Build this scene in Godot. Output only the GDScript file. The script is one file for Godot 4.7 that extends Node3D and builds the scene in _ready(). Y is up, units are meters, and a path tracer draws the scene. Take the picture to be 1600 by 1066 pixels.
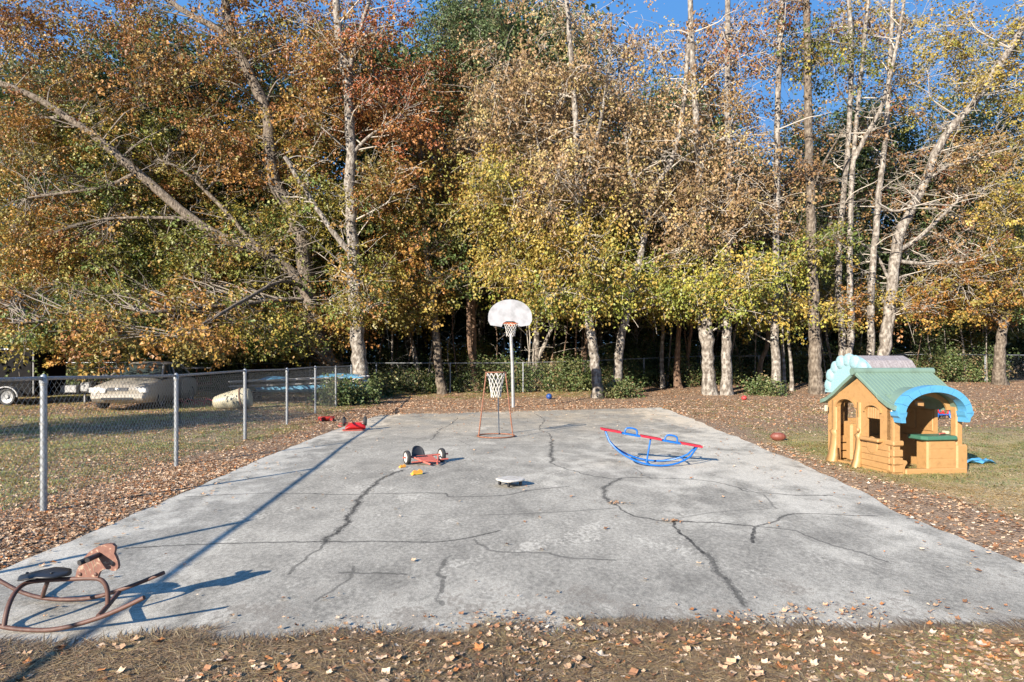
extends Node3D
# A concrete play pad at the edge of a wood, late autumn. Pixel helpers turn photo pixels into directions; distances come from the ground.
const F = 1032.0
const HZ = 566.0
const EYE = 1.5
var rng = RandomNumberGenerator.new()
var M = {}
var used_names = {}
var n1 = FastNoiseLite.new()
var n2 = FastNoiseLite.new()

class MB:
	var v = PackedVector3Array()
	var n = PackedVector3Array()
	var uv = PackedVector2Array()
	var uv2 = PackedVector2Array()
	var c = PackedColorArray()
	var ix = PackedInt32Array()
	var col = Color(1, 1, 1)
	func vert(p, nn, t = Vector2.ZERO):
		v.append(p); n.append(nn); uv.append(t); c.append(col)
		return v.size() - 1
	func face(i, j, k):
		var g = (v[j] - v[i]).cross(v[k] - v[i])
		if g.dot(n[i] + n[j] + n[k]) > 0:
			ix.append(i); ix.append(k); ix.append(j)
		else:
			ix.append(i); ix.append(j); ix.append(k)
	func tri(a, b, d, nn):
		face(vert(a, nn), vert(b, nn), vert(d, nn))
	func quad(a, b, d, e, nn = null):
		if nn == null:
			nn = (b - a).cross(d - a).normalized()
		var i = vert(a, nn, Vector2(0, 0)); var j = vert(b, nn, Vector2(1, 0)); var k = vert(d, nn, Vector2(1, 1)); var l = vert(e, nn, Vector2(0, 1))
		face(i, j, k); face(i, k, l)
	func poly(pts, nn):
		for i in range(1, pts.size() - 1):
			tri(pts[0], pts[i], pts[i + 1], nn)
	func box(at, size, b = Basis(), bev = 0.0):
		var h = size * 0.5
		bev = minf(bev, minf(h.x, minf(h.y, h.z)) * 0.9)
		var i = h - Vector3(bev, bev, bev)
		for ax in 3:
			var u = (ax + 1) % 3
			var w = (ax + 2) % 3
			for s in [-1.0, 1.0]:
				var q = []
				for k in [[-1, -1], [1, -1], [1, 1], [-1, 1]]:
					var p = Vector3()
					p[ax] = s * h[ax]; p[u] = k[0] * i[u]; p[w] = k[1] * i[w]
					q.append(at + b * p)
				var nn = Vector3(); nn[ax] = s
				quad(q[0], q[1], q[2], q[3], (b * nn).normalized())
		if bev <= 0.0:
			return
		for ax in 3:
			var u = (ax + 1) % 3
			var w = (ax + 2) % 3
			for su in [-1.0, 1.0]:
				for sw in [-1.0, 1.0]:
					var q = []
					for k in [[-1, 0], [1, 0], [1, 1], [-1, 1]]:
						var p = Vector3()
						p[ax] = k[0] * i[ax]
						p[u] = su * (h[u] if k[1] == 0 else i[u])
						p[w] = sw * (i[w] if k[1] == 0 else h[w])
						q.append(at + b * p)
					var nn = Vector3(); nn[u] = su; nn[w] = sw
					quad(q[0], q[1], q[2], q[3], (b * nn).normalized())
		for sx in [-1.0, 1.0]:
			for sy in [-1.0, 1.0]:
				for sz in [-1.0, 1.0]:
					tri(at + b * Vector3(sx * h.x, sy * i.y, sz * i.z), at + b * Vector3(sx * i.x, sy * h.y, sz * i.z), at + b * Vector3(sx * i.x, sy * i.y, sz * h.z), (b * Vector3(sx, sy, sz)).normalized())
	func tube(pts, rad, sides = 8, caps = true):
		var m = pts.size()
		var up = Vector3(0.13, 0.31, 0.94).normalized()
		var prev = -1
		var len = 0.0
		for k in m:
			var t = (pts[mini(k + 1, m - 1)] - pts[maxi(k - 1, 0)]).normalized()
			var a = t.cross(up)
			if a.length() < 0.05:
				a = t.cross(Vector3(1, 0.1, 0))
			a = a.normalized()
			var b = a.cross(t).normalized()
			up = b
			if k > 0:
				len += pts[k].distance_to(pts[k - 1])
			var r = rad[k] if rad is Array or rad is PackedFloat32Array else rad
			var first = v.size()
			for s in sides + 1:
				var g = TAU * s / sides
				var d = a * cos(g) + b * sin(g)
				vert(pts[k] + d * r, d, Vector2(float(s) / sides, len))
			if prev >= 0:
				for s in sides:
					face(prev + s, prev + s + 1, first + s)
					face(prev + s + 1, first + s + 1, first + s)
			if caps and (k == 0 or k == m - 1):
				var cn = -t if k == 0 else t
				var ce = vert(pts[k] + cn * r * 0.25, cn)
				var ring = []
				for s in sides:
					ring.append(vert(v[first + s], cn))
				for s in sides:
					face(ce, ring[s], ring[(s + 1) % sides])
			prev = first
	func ring(at, b, r, tr, segs = 28, sides = 6):
		var pts = []
		for k in segs + 1:
			var g = TAU * k / segs
			pts.append(at + b * Vector3(cos(g) * r, 0, sin(g) * r))
		tube(pts, tr, sides, false)
	func lathe(prof, segs, at = Vector3.ZERO, b = Basis()):
		# profile of Vector2(radius, height) about the local y axis
		for k in prof.size() - 1:
			var p = prof[k]
			var q = prof[k + 1]
			var e = (q - p)
			if e.length() < 1e-6:
				continue
			var nn = Vector2(e.y, -e.x).normalized()
			var first = v.size()
			for s in segs + 1:
				var g = TAU * s / segs
				var d = Vector3(cos(g), 0, sin(g))
				var wn = (b * (d * nn.x + Vector3(0, nn.y, 0))).normalized()
				vert(at + b * (d * p.x + Vector3(0, p.y, 0)), wn, Vector2(float(s) / segs, p.y))
				vert(at + b * (d * q.x + Vector3(0, q.y, 0)), wn, Vector2(float(s) / segs, q.y))
			for s in segs:
				var i = first + s * 2
				face(i, i + 1, i + 2); face(i + 1, i + 3, i + 2)
	func prism(pl, depth, at = Vector3.ZERO, b = Basis(), bev = 0.0):
		# polygon in local xy, thickness along local z
		var pg = PackedVector2Array(pl)
		if Geometry2D.is_polygon_clockwise(pg):
			pg.reverse()
		var inner = pg
		if bev > 0.0:
			var off = Geometry2D.offset_polygon(pg, -bev)
			if off.size() == 1 and off[0].size() == pg.size():
				inner = off[0]
				var best = 0
				for k in inner.size():
					if inner[k].distance_to(pg[0]) < inner[best].distance_to(pg[0]):
						best = k
				var re = PackedVector2Array()
				for k in inner.size():
					re.append(inner[(best + k) % inner.size()])
				inner = re
				if Geometry2D.is_polygon_clockwise(inner):
					inner = pg; bev = 0.0
			else:
				bev = 0.0
		var tr = Geometry2D.triangulate_polygon(inner)
		var h = depth * 0.5
		for s in [-1.0, 1.0]:
			var nn = (b * Vector3(0, 0, s)).normalized()
			var first = v.size()
			for p in inner:
				vert(at + b * Vector3(p.x, p.y, s * h), nn, p)
			for k in range(0, tr.size(), 3):
				face(first + tr[k], first + tr[k + 1], first + tr[k + 2])
		var m = pg.size()
		for k in m:
			var p = pg[k]
			var q = pg[(k + 1) % m]
			var e = (q - p).normalized()
			var o = Vector3(e.y, -e.x, 0)
			var hh = h - bev
			quad(at + b * Vector3(p.x, p.y, -hh), at + b * Vector3(q.x, q.y, -hh), at + b * Vector3(q.x, q.y, hh), at + b * Vector3(p.x, p.y, hh), (b * o).normalized())
			if bev > 0.0:
				var p2 = inner[k]
				var q2 = inner[(k + 1) % m]
				for s in [-1.0, 1.0]:
					quad(at + b * Vector3(p.x, p.y, s * hh), at + b * Vector3(q.x, q.y, s * hh), at + b * Vector3(q2.x, q2.y, s * h), at + b * Vector3(p2.x, p2.y, s * h), (b * (o + Vector3(0, 0, s))).normalized())
	func loft(rings, closed = true, caps = false, flip = false):
		var m = rings.size()
		var w = rings[0].size()
		var first = v.size()
		for i in m:
			for j in w:
				var a = rings[mini(i + 1, m - 1)][j] - rings[maxi(i - 1, 0)][j]
				var jn = (j + 1) % w if closed else mini(j + 1, w - 1)
				var jp = (j + w - 1) % w if closed else maxi(j - 1, 0)
				var bb = rings[i][jn] - rings[i][jp]
				var nn = a.cross(bb).normalized()
				if nn.length() < 0.5:
					nn = Vector3.UP
				vert(rings[i][j], -nn if flip else nn, Vector2(float(j) / w, float(i) / m))
		for i in m - 1:
			for j in (w if closed else w - 1):
				var k = (j + 1) % w
				face(first + i * w + j, first + i * w + k, first + (i + 1) * w + k)
				face(first + i * w + j, first + (i + 1) * w + k, first + (i + 1) * w + j)
		if caps:
			for i in [0, m - 1]:
				var mid = Vector3()
				for p in rings[i]:
					mid += p / w
				var o = rings[1 if i == 0 else m - 2]
				var mo = Vector3()
				for p in o:
					mo += p / w
				var cn = (mid - mo).normalized()
				var ce = vert(mid, cn)
				var f2 = v.size()
				for p in rings[i]:
					vert(p, cn)
				for j in w:
					face(ce, f2 + j, f2 + (j + 1) % w)
	func sphere(at, r, b = Basis(), seg = 16, rows = 10):
		var first = v.size()
		for i in rows + 1:
			var a = PI * i / rows
			for j in seg + 1:
				var g = TAU * j / seg
				var d = Vector3(sin(a) * cos(g), cos(a), sin(a) * sin(g))
				vert(at + b * (d * r), (b * (d / r)).normalized(), Vector2(float(j) / seg, float(i) / rows))
		for i in rows:
			for j in seg:
				var k = first + i * (seg + 1) + j
				face(k, k + 1, k + seg + 1); face(k + 1, k + seg + 2, k + seg + 1)
	func mesh():
		var a = []
		a.resize(Mesh.ARRAY_MAX)
		a[Mesh.ARRAY_VERTEX] = v
		a[Mesh.ARRAY_NORMAL] = n
		a[Mesh.ARRAY_TEX_UV] = uv
		if uv2.size() == v.size():
			a[Mesh.ARRAY_TEX_UV2] = uv2
		a[Mesh.ARRAY_COLOR] = c
		a[Mesh.ARRAY_INDEX] = ix
		var me = ArrayMesh.new()
		me.add_surface_from_arrays(Mesh.PRIMITIVE_TRIANGLES, a)
		return me

# ---- naming and placing
func numbered(called):
	var k = used_names.get(called, 0)
	used_names[called] = k + 1
	return called if k == 0 else "%s_%03d" % [called, k]
func tag(o, label, category, group = "", kind = ""):
	if label: o.set_meta("label", label)
	if category: o.set_meta("category", category)
	if group: o.set_meta("group", group)
	if kind: o.set_meta("kind", kind)
	return o
func thing(called, label, category, at = Vector3.ZERO, turn = 0.0, group = ""):
	var o = Node3D.new()
	o.name = numbered(called)
	add_child(o, true)
	o.position = at
	o.rotation.y = turn
	return tag(o, label, category, group)
func put(mb, called, mat, parent = null):
	var o = MeshInstance3D.new()
	o.mesh = mb.mesh() if mb is MB else mb
	o.material_override = mat
	if parent == null:
		o.name = numbered(called)
		add_child(o, true)
	else:
		o.name = called
		parent.add_child(o, true)
	return o
func multi(called, mesh, mat, buf, parent = null):
	var mm = MultiMesh.new()
	mm.transform_format = MultiMesh.TRANSFORM_3D
	mm.use_colors = true
	mm.mesh = mesh
	mm.instance_count = buf.size() / 16
	mm.buffer = buf
	var o = MultiMeshInstance3D.new()
	o.multimesh = mm
	o.material_override = mat
	if parent == null:
		o.name = numbered(called)
		add_child(o, true)
	else:
		o.name = called
		parent.add_child(o, true)
	return o
func push(buf, b, o, c):
	buf.append_array(PackedFloat32Array([b.x.x, b.y.x, b.z.x, o.x, b.x.y, b.y.y, b.z.y, o.y, b.x.z, b.y.z, b.z.z, o.z, c.r, c.g, c.b, 1.0]))

# ---- pixels and ground
func P(u, v, d):
	return Vector3((u - 800.0) / F * d, EYE - (v - HZ) / F * d, -d)
func ground_y(x, d):
	var r = smoothstep(20.0, 33.0, d) * (0.12 + 0.38 * smoothstep(-2.0, 14.0, x))
	var out = maxf(maxf(-3.72 - x, x - 4.5), maxf(3.6 - d, d - 20.5))
	var off = smoothstep(0.15, 1.2, out)
	return r + off * n1.get_noise_2d(x * 9.0, d * 9.0) * 0.06 + lerpf(-0.04, 0.022, smoothstep(-0.35, 0.0, out))
func G(u, v):
	var d = 3.0
	while d < 80.0:
		var p = P(u, v, d)
		if p.y <= ground_y(p.x, d):
			return Vector3(p.x, ground_y(p.x, d), -d)
		d += 0.02
	return P(u, v, 40.0)
func on(x, d):
	return Vector3(x, ground_y(x, d), -d)
func rnd(a, b):
	return rng.randf_range(a, b)
func curve(ctrl, per = 5):
	# Catmull-Rom through the points
	var out = []
	var m = ctrl.size()
	for i in m - 1:
		var a = ctrl[maxi(i - 1, 0)]
		var b = ctrl[i]
		var c = ctrl[i + 1]
		var e = ctrl[mini(i + 2, m - 1)]
		for k in per:
			out.append(b.cubic_interpolate(c, a, e, float(k) / per))
	out.append(ctrl[m - 1])
	return out

# ---- materials
func lin(r, g, b):
	return Color(r, g, b).linear_to_srgb()
func mat(called, c, rough = 0.7, metal = 0.0, spec = 0.5):
	var m = StandardMaterial3D.new()
	m.resource_name = called
	m.albedo_color = c
	m.roughness = rough
	m.metallic = metal
	m.metallic_specular = spec
	M[called] = m
	return m
func noise_tex(freq, ramp, sd, size = 512, oct = 4, kind = FastNoiseLite.TYPE_SIMPLEX_SMOOTH, normal = false, strength = 4.0):
	var fn = FastNoiseLite.new()
	fn.noise_type = kind
	fn.frequency = freq
	fn.fractal_octaves = oct
	fn.seed = sd
	var t = NoiseTexture2D.new()
	t.width = size
	t.height = size
	t.seamless = true
	t.noise = fn
	if normal:
		t.as_normal_map = true
		t.bump_strength = strength
	if ramp:
		var g = Gradient.new()
		g.offsets = PackedFloat32Array(ramp.map(func(e): return e[0]))
		g.colors = PackedColorArray(ramp.map(func(e): return e[1]))
		t.color_ramp = g
	return t
func grained(m, tex, scale, nrm = null, nscale = 1.0, world = false):
	m.albedo_texture = tex
	m.uv1_triplanar = true
	m.uv1_world_triplanar = world
	m.uv1_scale = scale if scale is Vector3 else Vector3(scale, scale, scale)
	if nrm:
		m.normal_enabled = true
		m.normal_texture = nrm
		m.normal_scale = nscale
	return m
func make_materials():
	var W = Color(1, 1, 1)
	# weathering: grain and stains of their own, the same on every side
	var grime = noise_tex(0.012, [[0.0, Color(0.72, 0.70, 0.67)], [0.4, Color(0.93, 0.92, 0.91)], [1.0, W]], 3)
	var film = noise_tex(0.010, [[0.0, Color(0.88, 0.87, 0.86)], [0.35, Color(0.97, 0.97, 0.96)], [1.0, W]], 4)
	var fine = noise_tex(0.05, null, 9, 256, 4, FastNoiseLite.TYPE_SIMPLEX_SMOOTH, true, 3.0)
	var barkn = noise_tex(0.03, null, 21, 512, 5, FastNoiseLite.TYPE_SIMPLEX_SMOOTH, true, 10.0)
	var pale = noise_tex(0.014, [[0.0, lin(.055, .045, .035)], [0.34, lin(.11, .092, .075)], [0.5, lin(.18, .155, .13)], [0.64, lin(.28, .255, .22)], [1.0, lin(.42, .40, .36)]], 5, 512, 5)
	var dark = noise_tex(0.018, [[0.0, lin(.035, .028, .02)], [0.4, lin(.09, .07, .052)], [0.6, lin(.16, .13, .10)], [1.0, lin(.30, .27, .22)]], 6, 512, 5)
	var redb = noise_tex(0.018, [[0.0, lin(.06, .035, .02)], [0.45, lin(.16, .10, .065)], [1.0, lin(.30, .21, .15)]], 8, 512, 5)
	grained(mat("pale_bark", W, 0.9), pale, Vector3(0.9, 0.45, 0.9), barkn, 1.0)
	grained(mat("dark_bark", W, 0.95), dark, Vector3(1.0, 0.4, 1.0), barkn, 1.2)
	grained(mat("red_bark", W, 0.95), redb, Vector3(1.2, 0.3, 1.2), barkn, 1.2)
	mat("twig", lin(.17, .145, .118), 0.9)
	mat("pale_twig", lin(.40, .36, .305), 0.9)
	var lf = mat("leaf", W, 0.5, 0.0, 0.5)
	lf.vertex_color_use_as_albedo = true
	lf.backlight_enabled = true
	lf.backlight = lin(.45, .45, .45)
	var lt = mat("litter", W, 0.8, 0.0, 0.3)
	lt.vertex_color_use_as_albedo = true
	grained(mat("galvanised", lin(.36, .39, .42), 0.42, 0.55), grime, 1.7)
	mat("wire", lin(.42, .45, .47), 0.45, 0.5)
	grained(mat("old_steel", lin(.34, .35, .35), 0.55, 0.4), grime, 1.7)
	var rusty = noise_tex(0.02, [[0.0, lin(.09, .035, .02)], [0.5, lin(.19, .075, .04)], [0.7, lin(.26, .12, .075)], [1.0, lin(.42, .32, .26)]], 14)
	grained(mat("rust", W, 0.8), rusty, 2.5)
	grained(mat("brown_paint", lin(.105, .05, .037), 0.62), grime, 4.0)
	var scuffed = noise_tex(0.012, [[0.0, lin(.14, .062, .045)], [0.68, lin(.19, .09, .065)], [0.76, lin(.30, .20, .14)], [1.0, lin(.42, .33, .25)]], 15)
	grained(mat("horse_plate", W, 0.5), scuffed, 4.0)
	mat("black_plastic", lin(.018, .019, .022), 0.4)
	mat("rubber", lin(.022, .022, .023), 0.75)
	grained(mat("blue_paint", lin(.012, .13, .48), 0.33), grime, 4.0)
	grained(mat("red_board", lin(.50, .022, .045), 0.4), grime, 4.0)
	grained(mat("red_paint", lin(.42, .035, .03), 0.42), grime, 4.0)
	grained(mat("faded_red", lin(.46, .12, .09), 0.5), grime, 5.0)
	grained(mat("red_plastic", lin(.56, .018, .018), 0.35), grime, 3.0)
	grained(mat("tan_plastic", lin(.36, .205, .082), 0.5), film, 1.6, fine, 0.2)
	grained(mat("green_plastic", lin(.14, .215, .175), 0.48), film, 1.4, fine, 0.25)
	grained(mat("dark_green_plastic", lin(.045, .14, .095), 0.45), film, 1.4)
	grained(mat("sky_plastic", lin(.075, .27, .46), 0.42), film, 1.6)
	var speck = noise_tex(0.03, [[0.0, lin(.10, .22, .25)], [0.24, lin(.20, .42, .46)], [0.34, lin(.23, .37, .40)], [1.0, lin(.29, .44, .46)]], 31)
	grained(mat("pale_blue_plastic", W, 0.55), speck, 2.2)
	var streak = noise_tex(0.02, [[0.0, lin(.13, .115, .12)], [0.5, lin(.22, .20, .205)], [1.0, lin(.36, .34, .345)]], 33)
	grained(mat("weathered_roof", W, 0.8), streak, Vector3(2.6, 2.6, 0.5))
	grained(mat("white_plastic", lin(.52, .51, .48), 0.4), grime, 2.0)
	grained(mat("cream_plastic", lin(.42, .39, .28), 0.5), grime, 1.5)
	var board = noise_tex(0.005, [[0.0, lin(.20, .205, .215)], [0.3, lin(.245, .25, .265)], [0.55, lin(.29, .295, .315)], [1.0, lin(.33, .335, .355)]], 41, 512, 4)
	grained(mat("backboard_paint", W, 0.45), board, 0.9)
	mat("orange_steel", lin(.45, .11, .035), 0.6)
	mat("net_cord", lin(.5, .485, .45), 0.9)
	mat("orange_plastic", lin(.78, .34, .04), 0.45)
	mat("yellow_plastic", lin(.75, .60, .06), 0.4)
	mat("lime_plastic", lin(.22, .50, .07), 0.4)
	grained(mat("football_hide", lin(.17, .05, .034), 0.55), grime, 6.0)
	mat("blue_rubber", lin(.012, .05, .20), 0.5)
	grained(mat("pink_rubber", lin(.50, .05, .05), 0.5), grime, 5.0)
	grained(mat("blue_tarp", lin(.10, .32, .50), 0.5), grime, 1.0, fine, 0.8)
	grained(mat("boat_white", lin(.72, .72, .70), 0.5), grime, 0.9)
	var paint = grained(mat("champagne_paint", lin(.46, .43, .37), 0.35, 0.25), grime, 0.9)
	paint.clearcoat_enabled = true
	paint.clearcoat = 0.6
	grained(mat("trailer_black", lin(.010, .010, .011), 0.75, 0.0, 0.2), grime, 0.8)
	grained(mat("steel_grey", lin(.28, .29, .30), 0.55, 0.3), grime, 1.5)
	mat("headlight", lin(.62, .62, .60), 0.12, 0.3)
	mat("chrome", lin(.6, .6, .6), 0.25, 0.9)
	mat("window_glass", lin(.035, .05, .05), 0.06)
	grained(mat("brown_wood", lin(.17, .10, .065), 0.85), grime, 1.5)
# ---- light and lens
func make_light():
	var cam = Camera3D.new()
	cam.name = "camera"
	cam.projection = Camera3D.PROJECTION_FRUSTUM
	cam.near = 0.1
	cam.far = 900.0
	cam.size = 0.1 * 1066.0 / F
	cam.frustum_offset = Vector2(0, 0.1 * 33.0 / F)
	cam.position = Vector3(0, EYE, 0)
	cam.current = true
	add_child(cam)
	var env = Environment.new()
	env.background_mode = Environment.BG_SKY
	env.tonemap_mode = Environment.TONE_MAPPER_LINEAR
	env.tonemap_exposure = EXPOSURE
	env.sdfgi_enabled = true
	env.ssao_enabled = true
	env.ssil_enabled = true
	var sm = ProceduralSkyMaterial.new()
	sm.sky_top_color = Color(0.22, 0.40, 0.60)
	sm.sky_horizon_color = Color(0.40, 0.52, 0.64)
	sm.sky_curve = 0.16
	sm.ground_horizon_color = Color(0.30, 0.28, 0.25)
	sm.ground_bottom_color = Color(0.2, 0.18, 0.15)
	sm.sun_angle_max = 12.0
	var sky = Sky.new()
	sky.sky_material = sm
	env.sky = sky
	var we = WorldEnvironment.new()
	we.name = "environment"
	we.environment = env
	add_child(we)
	var sun = DirectionalLight3D.new()
	sun.name = "sun"
	sun.light_energy = 1.6
	sun.light_color = Color(1.0, 0.952, 0.885)
	sun.light_angular_distance = 0.55
	sun.shadow_enabled = true
	add_child(sun)
	# the fence posts' shadows on the pad: 1.94 m to the right and 2.62 m away for 1.33 m of height
	sun.look_at_from_position(Vector3(-1.94, 1.33, 2.62), Vector3.ZERO, Vector3.UP)
const EXPOSURE = 2.6

# ---- what grows or lies where: leaves, green grass, straw, bare soil
func zone(x, d):
	var z = n2.get_noise_2d(x * 6.0, d * 6.0)
	var w = n2.get_noise_2d(x * 22.0 + 90.0, d * 22.0)
	var leaf = 0.0
	var green = 0.0
	var straw = 0.0
	var soil = 0.0
	if d < 3.75 and x > -9.0 and x < 9.0:
		straw = 0.75 + 0.3 * z
		soil = 0.7 - 0.3 * z
		leaf = 0.55 + 0.7 * w
		green = maxf(0.0, 1.6 * w - 0.22)
	elif x < -3.3 and d < 24.0:
		var beyond = smoothstep(-4.5, -5.3, x + 0.4 * z)
		leaf = lerpf(0.95, 0.60 + 0.35 * smoothstep(11.0, 18.0, d) + 0.4 * z, beyond)
		green = beyond * (0.62 - 0.40 * smoothstep(11.0, 18.0, d) - 0.5 * z)
		soil = lerpf(0.35, 0.1, beyond) + 0.2 * w
	elif x > 3.4 and d < 24.0:
		var strip = 1.0 - smoothstep(0.25, 1.0, x - 4.3 + 0.5 * z)
		leaf = lerpf(0.05 + 0.9 * smoothstep(11.5, 15.5, d - 0.10 * (x - 5.0) + 2.0 * z), 0.7, strip)
		green = (1.0 - strip) * (smoothstep(7.2, 8.6, d + z) * (1.0 - smoothstep(12.0, 16.0, d + 1.5 * z)) * (0.55 + 0.5 * w) + 0.10)
		straw = (1.0 - strip) * (1.0 - smoothstep(7.5, 9.5, d + z)) * 0.9 + 0.5 * (1.0 - strip) * (1.0 - smoothstep(11.5, 14.5, d + z))
		soil = strip * 0.7
	else:
		leaf = 0.95
		soil = 0.2 + 0.3 * w
		green = maxf(0.0, smoothstep(25.0, 28.0, d) * (1.0 - smoothstep(2.0, 5.0, x)) * (0.75 + z))
	return [clampf(leaf, 0, 1), clampf(green, 0, 1), clampf(straw, 0, 1), clampf(soil, 0, 1)]

func make_ground():
	var xs = [-400.0, -200.0, -90.0, -50.0, -34.0]
	var ds = [-300.0, -80.0, -25.0, -9.0]
	var a = -26.0
	while a <= 26.0:
		xs.append(a); a += 0.25
	xs.append_array([34.0, 50.0, 90.0, 200.0, 400.0])
	a = -3.0
	while a <= 46.0:
		ds.append(a); a += 0.25
	ds.append_array([56.0, 80.0, 140.0, 260.0, 500.0])
	var mb = MB.new()
	for d in ds:
		for x in xs:
			var q = zone(x, d)
			var c = Color(.22, .165, .12)
			c = c.lerp(Color(.30, .25, .20), q[3] * 0.7)
			c = c.lerp(Color(.62, .48, .27), q[2] * 0.85)
			c = c.lerp(Color(.44, .40, .20), q[1] * 0.75)
			c = c.lerp(Color(.34, .235, .16), q[0] * 0.6)
			if d < 3.6: c = c.lerp(Color(.19, .14, .10), 0.75)
			mb.col = c
			var e = 0.2
			var nn = Vector3(ground_y(x - e, d) - ground_y(x + e, d), 2 * e, ground_y(x, d + e) - ground_y(x, d - e)).normalized()
			mb.vert(Vector3(x, ground_y(x, d), -d), nn)
	var w = xs.size()
	for j in ds.size() - 1:
		for i in w - 1:
			var k = j * w + i
			mb.face(k, k + 1, k + w)
			mb.face(k + 1, k + w + 1, k + w)
	var m = mat("earth", Color(1, 1, 1), 0.95, 0.0, 0.3)
	m.vertex_color_use_as_albedo = true
	grained(m, noise_tex(0.06, [[0.0, lin(.30, .27, .24)], [0.42, lin(.72, .70, .68)], [0.6, lin(1, .96, .90)], [1.0, lin(1, 1, 1)]], 51, 1024, 5), 0.45, noise_tex(0.07, null, 52, 1024, 5, FastNoiseLite.TYPE_SIMPLEX_SMOOTH, true, 9.0), 1.0, true)
	var o = put(mb, "ground", m)
	tag(o, "leaf-strewn yard of soil and thin grass round the concrete pad", "ground", "", "structure")

# ---- the concrete pad: a slab with a stained and cracked face
const X0 = -4.1
const X1 = 5.1
const D0 = 3.2
const D1 = 22.4
func pad_edge_left(d):
	return -3.62 - 0.22 * smoothstep(4.0, 12.0, d) + 0.15 * smoothstep(14.0, 19.0, d) + 0.04 * n1.get_noise_2d(d * 60.0, 3.0)
func pad_edge_right(d):
	return 3.75 + 0.85 * smoothstep(3.5, 22.0, d) + 0.22 * smoothstep(6.0, 10.0, d) + 0.10 * n1.get_noise_2d(d * 40.0, 77.0)
func pad_front(x):
	return 3.50 + 0.035 * x + 0.12 * n1.get_noise_2d(x * 38.0, 11.0) + 0.03 * n1.get_noise_2d(x * 160.0, 31.0)
func pad_back(x):
	return 19.9 + 0.36 * x + 0.2 * n1.get_noise_2d(x * 40.0, 51.0)
func cracks():
	return [
		[[630, 738], [600, 750], [580, 765], [565, 780], [555, 800], [540, 825], [515, 845], [505, 855], 5.0, 0.85], [[505, 855], [480, 880], [445, 905], 2.0, 0.6],
		[[200, 862], [330, 856], [480, 853], [560, 852], [680, 853], [740, 845], [780, 835], 1.6, 0.75],
		[[290, 780], [420, 775], [530, 777], [600, 776], [690, 775], [705, 781], [735, 780], [790, 778], [830, 770], [890, 764], 1.7, 0.7],
		[[500, 705], [650, 700], [850, 697], [960, 700], [1100, 701], 1.4, 0.5],
		[[835, 648], [850, 658], [843, 672], [858, 680], [863, 690], 2.0, 0.75], [[862, 690], [861, 708], [862, 727], 4.5, 0.8],
		[[862, 728], [900, 740], [950, 752], [985, 750], [1060, 752], [1100, 755], [1150, 765], [1170, 772], [1250, 778], [1300, 778], 1.9, 0.75],
		[[970, 752], [945, 765], [945, 780], [962, 793], 5.0, 0.75], [[962, 793], [985, 810], [1020, 818], [1050, 820], [1110, 822], [1180, 828], 1.9, 0.8],
		[[1180, 828], [1210, 820], [1240, 808], [1330, 811], [1370, 812], 1.7, 0.7], [[1050, 820], [1065, 838], [1085, 855], [1105, 870], 2.2, 0.85],
		[[1105, 870], [1120, 895], [1135, 920], [1160, 955], 4.0, 0.7], [[1180, 828], [1180, 838], [1172, 855], 2.4, 0.8],
		[[1180, 828], [1230, 832], [1260, 843], [1330, 865], [1390, 884], 1.2, 0.6], [[705, 875], [690, 895], [690, 920], [686, 955], 2.6, 0.6],
		[[530, 902], [600, 902], [640, 904], 1.4, 0.55], [[715, 655], [700, 668], [690, 672], [673, 690], 2.2, 0.7], [[740, 850], [770, 868], [850, 870], [880, 877], [960, 883], 1.4, 0.55],
		[[1150, 765], [1185, 775], [1215, 800], 1.3, 0.5], [[560, 890], [530, 920], [500, 945], 1.8, 0.5], [[750, 810], [850, 807], [960, 799], 1.1, 0.5],
		[[990, 735], [1005, 745], [1020, 752], 1.5, 0.5], [[880, 672], [930, 668], [960, 664], 1.5, 0.5], [[700, 690], [716, 690], [735, 700], 1.4, 0.4],
		[[1060, 815], [1120, 805], [1200, 800], 1.0, 0.4]]
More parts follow.
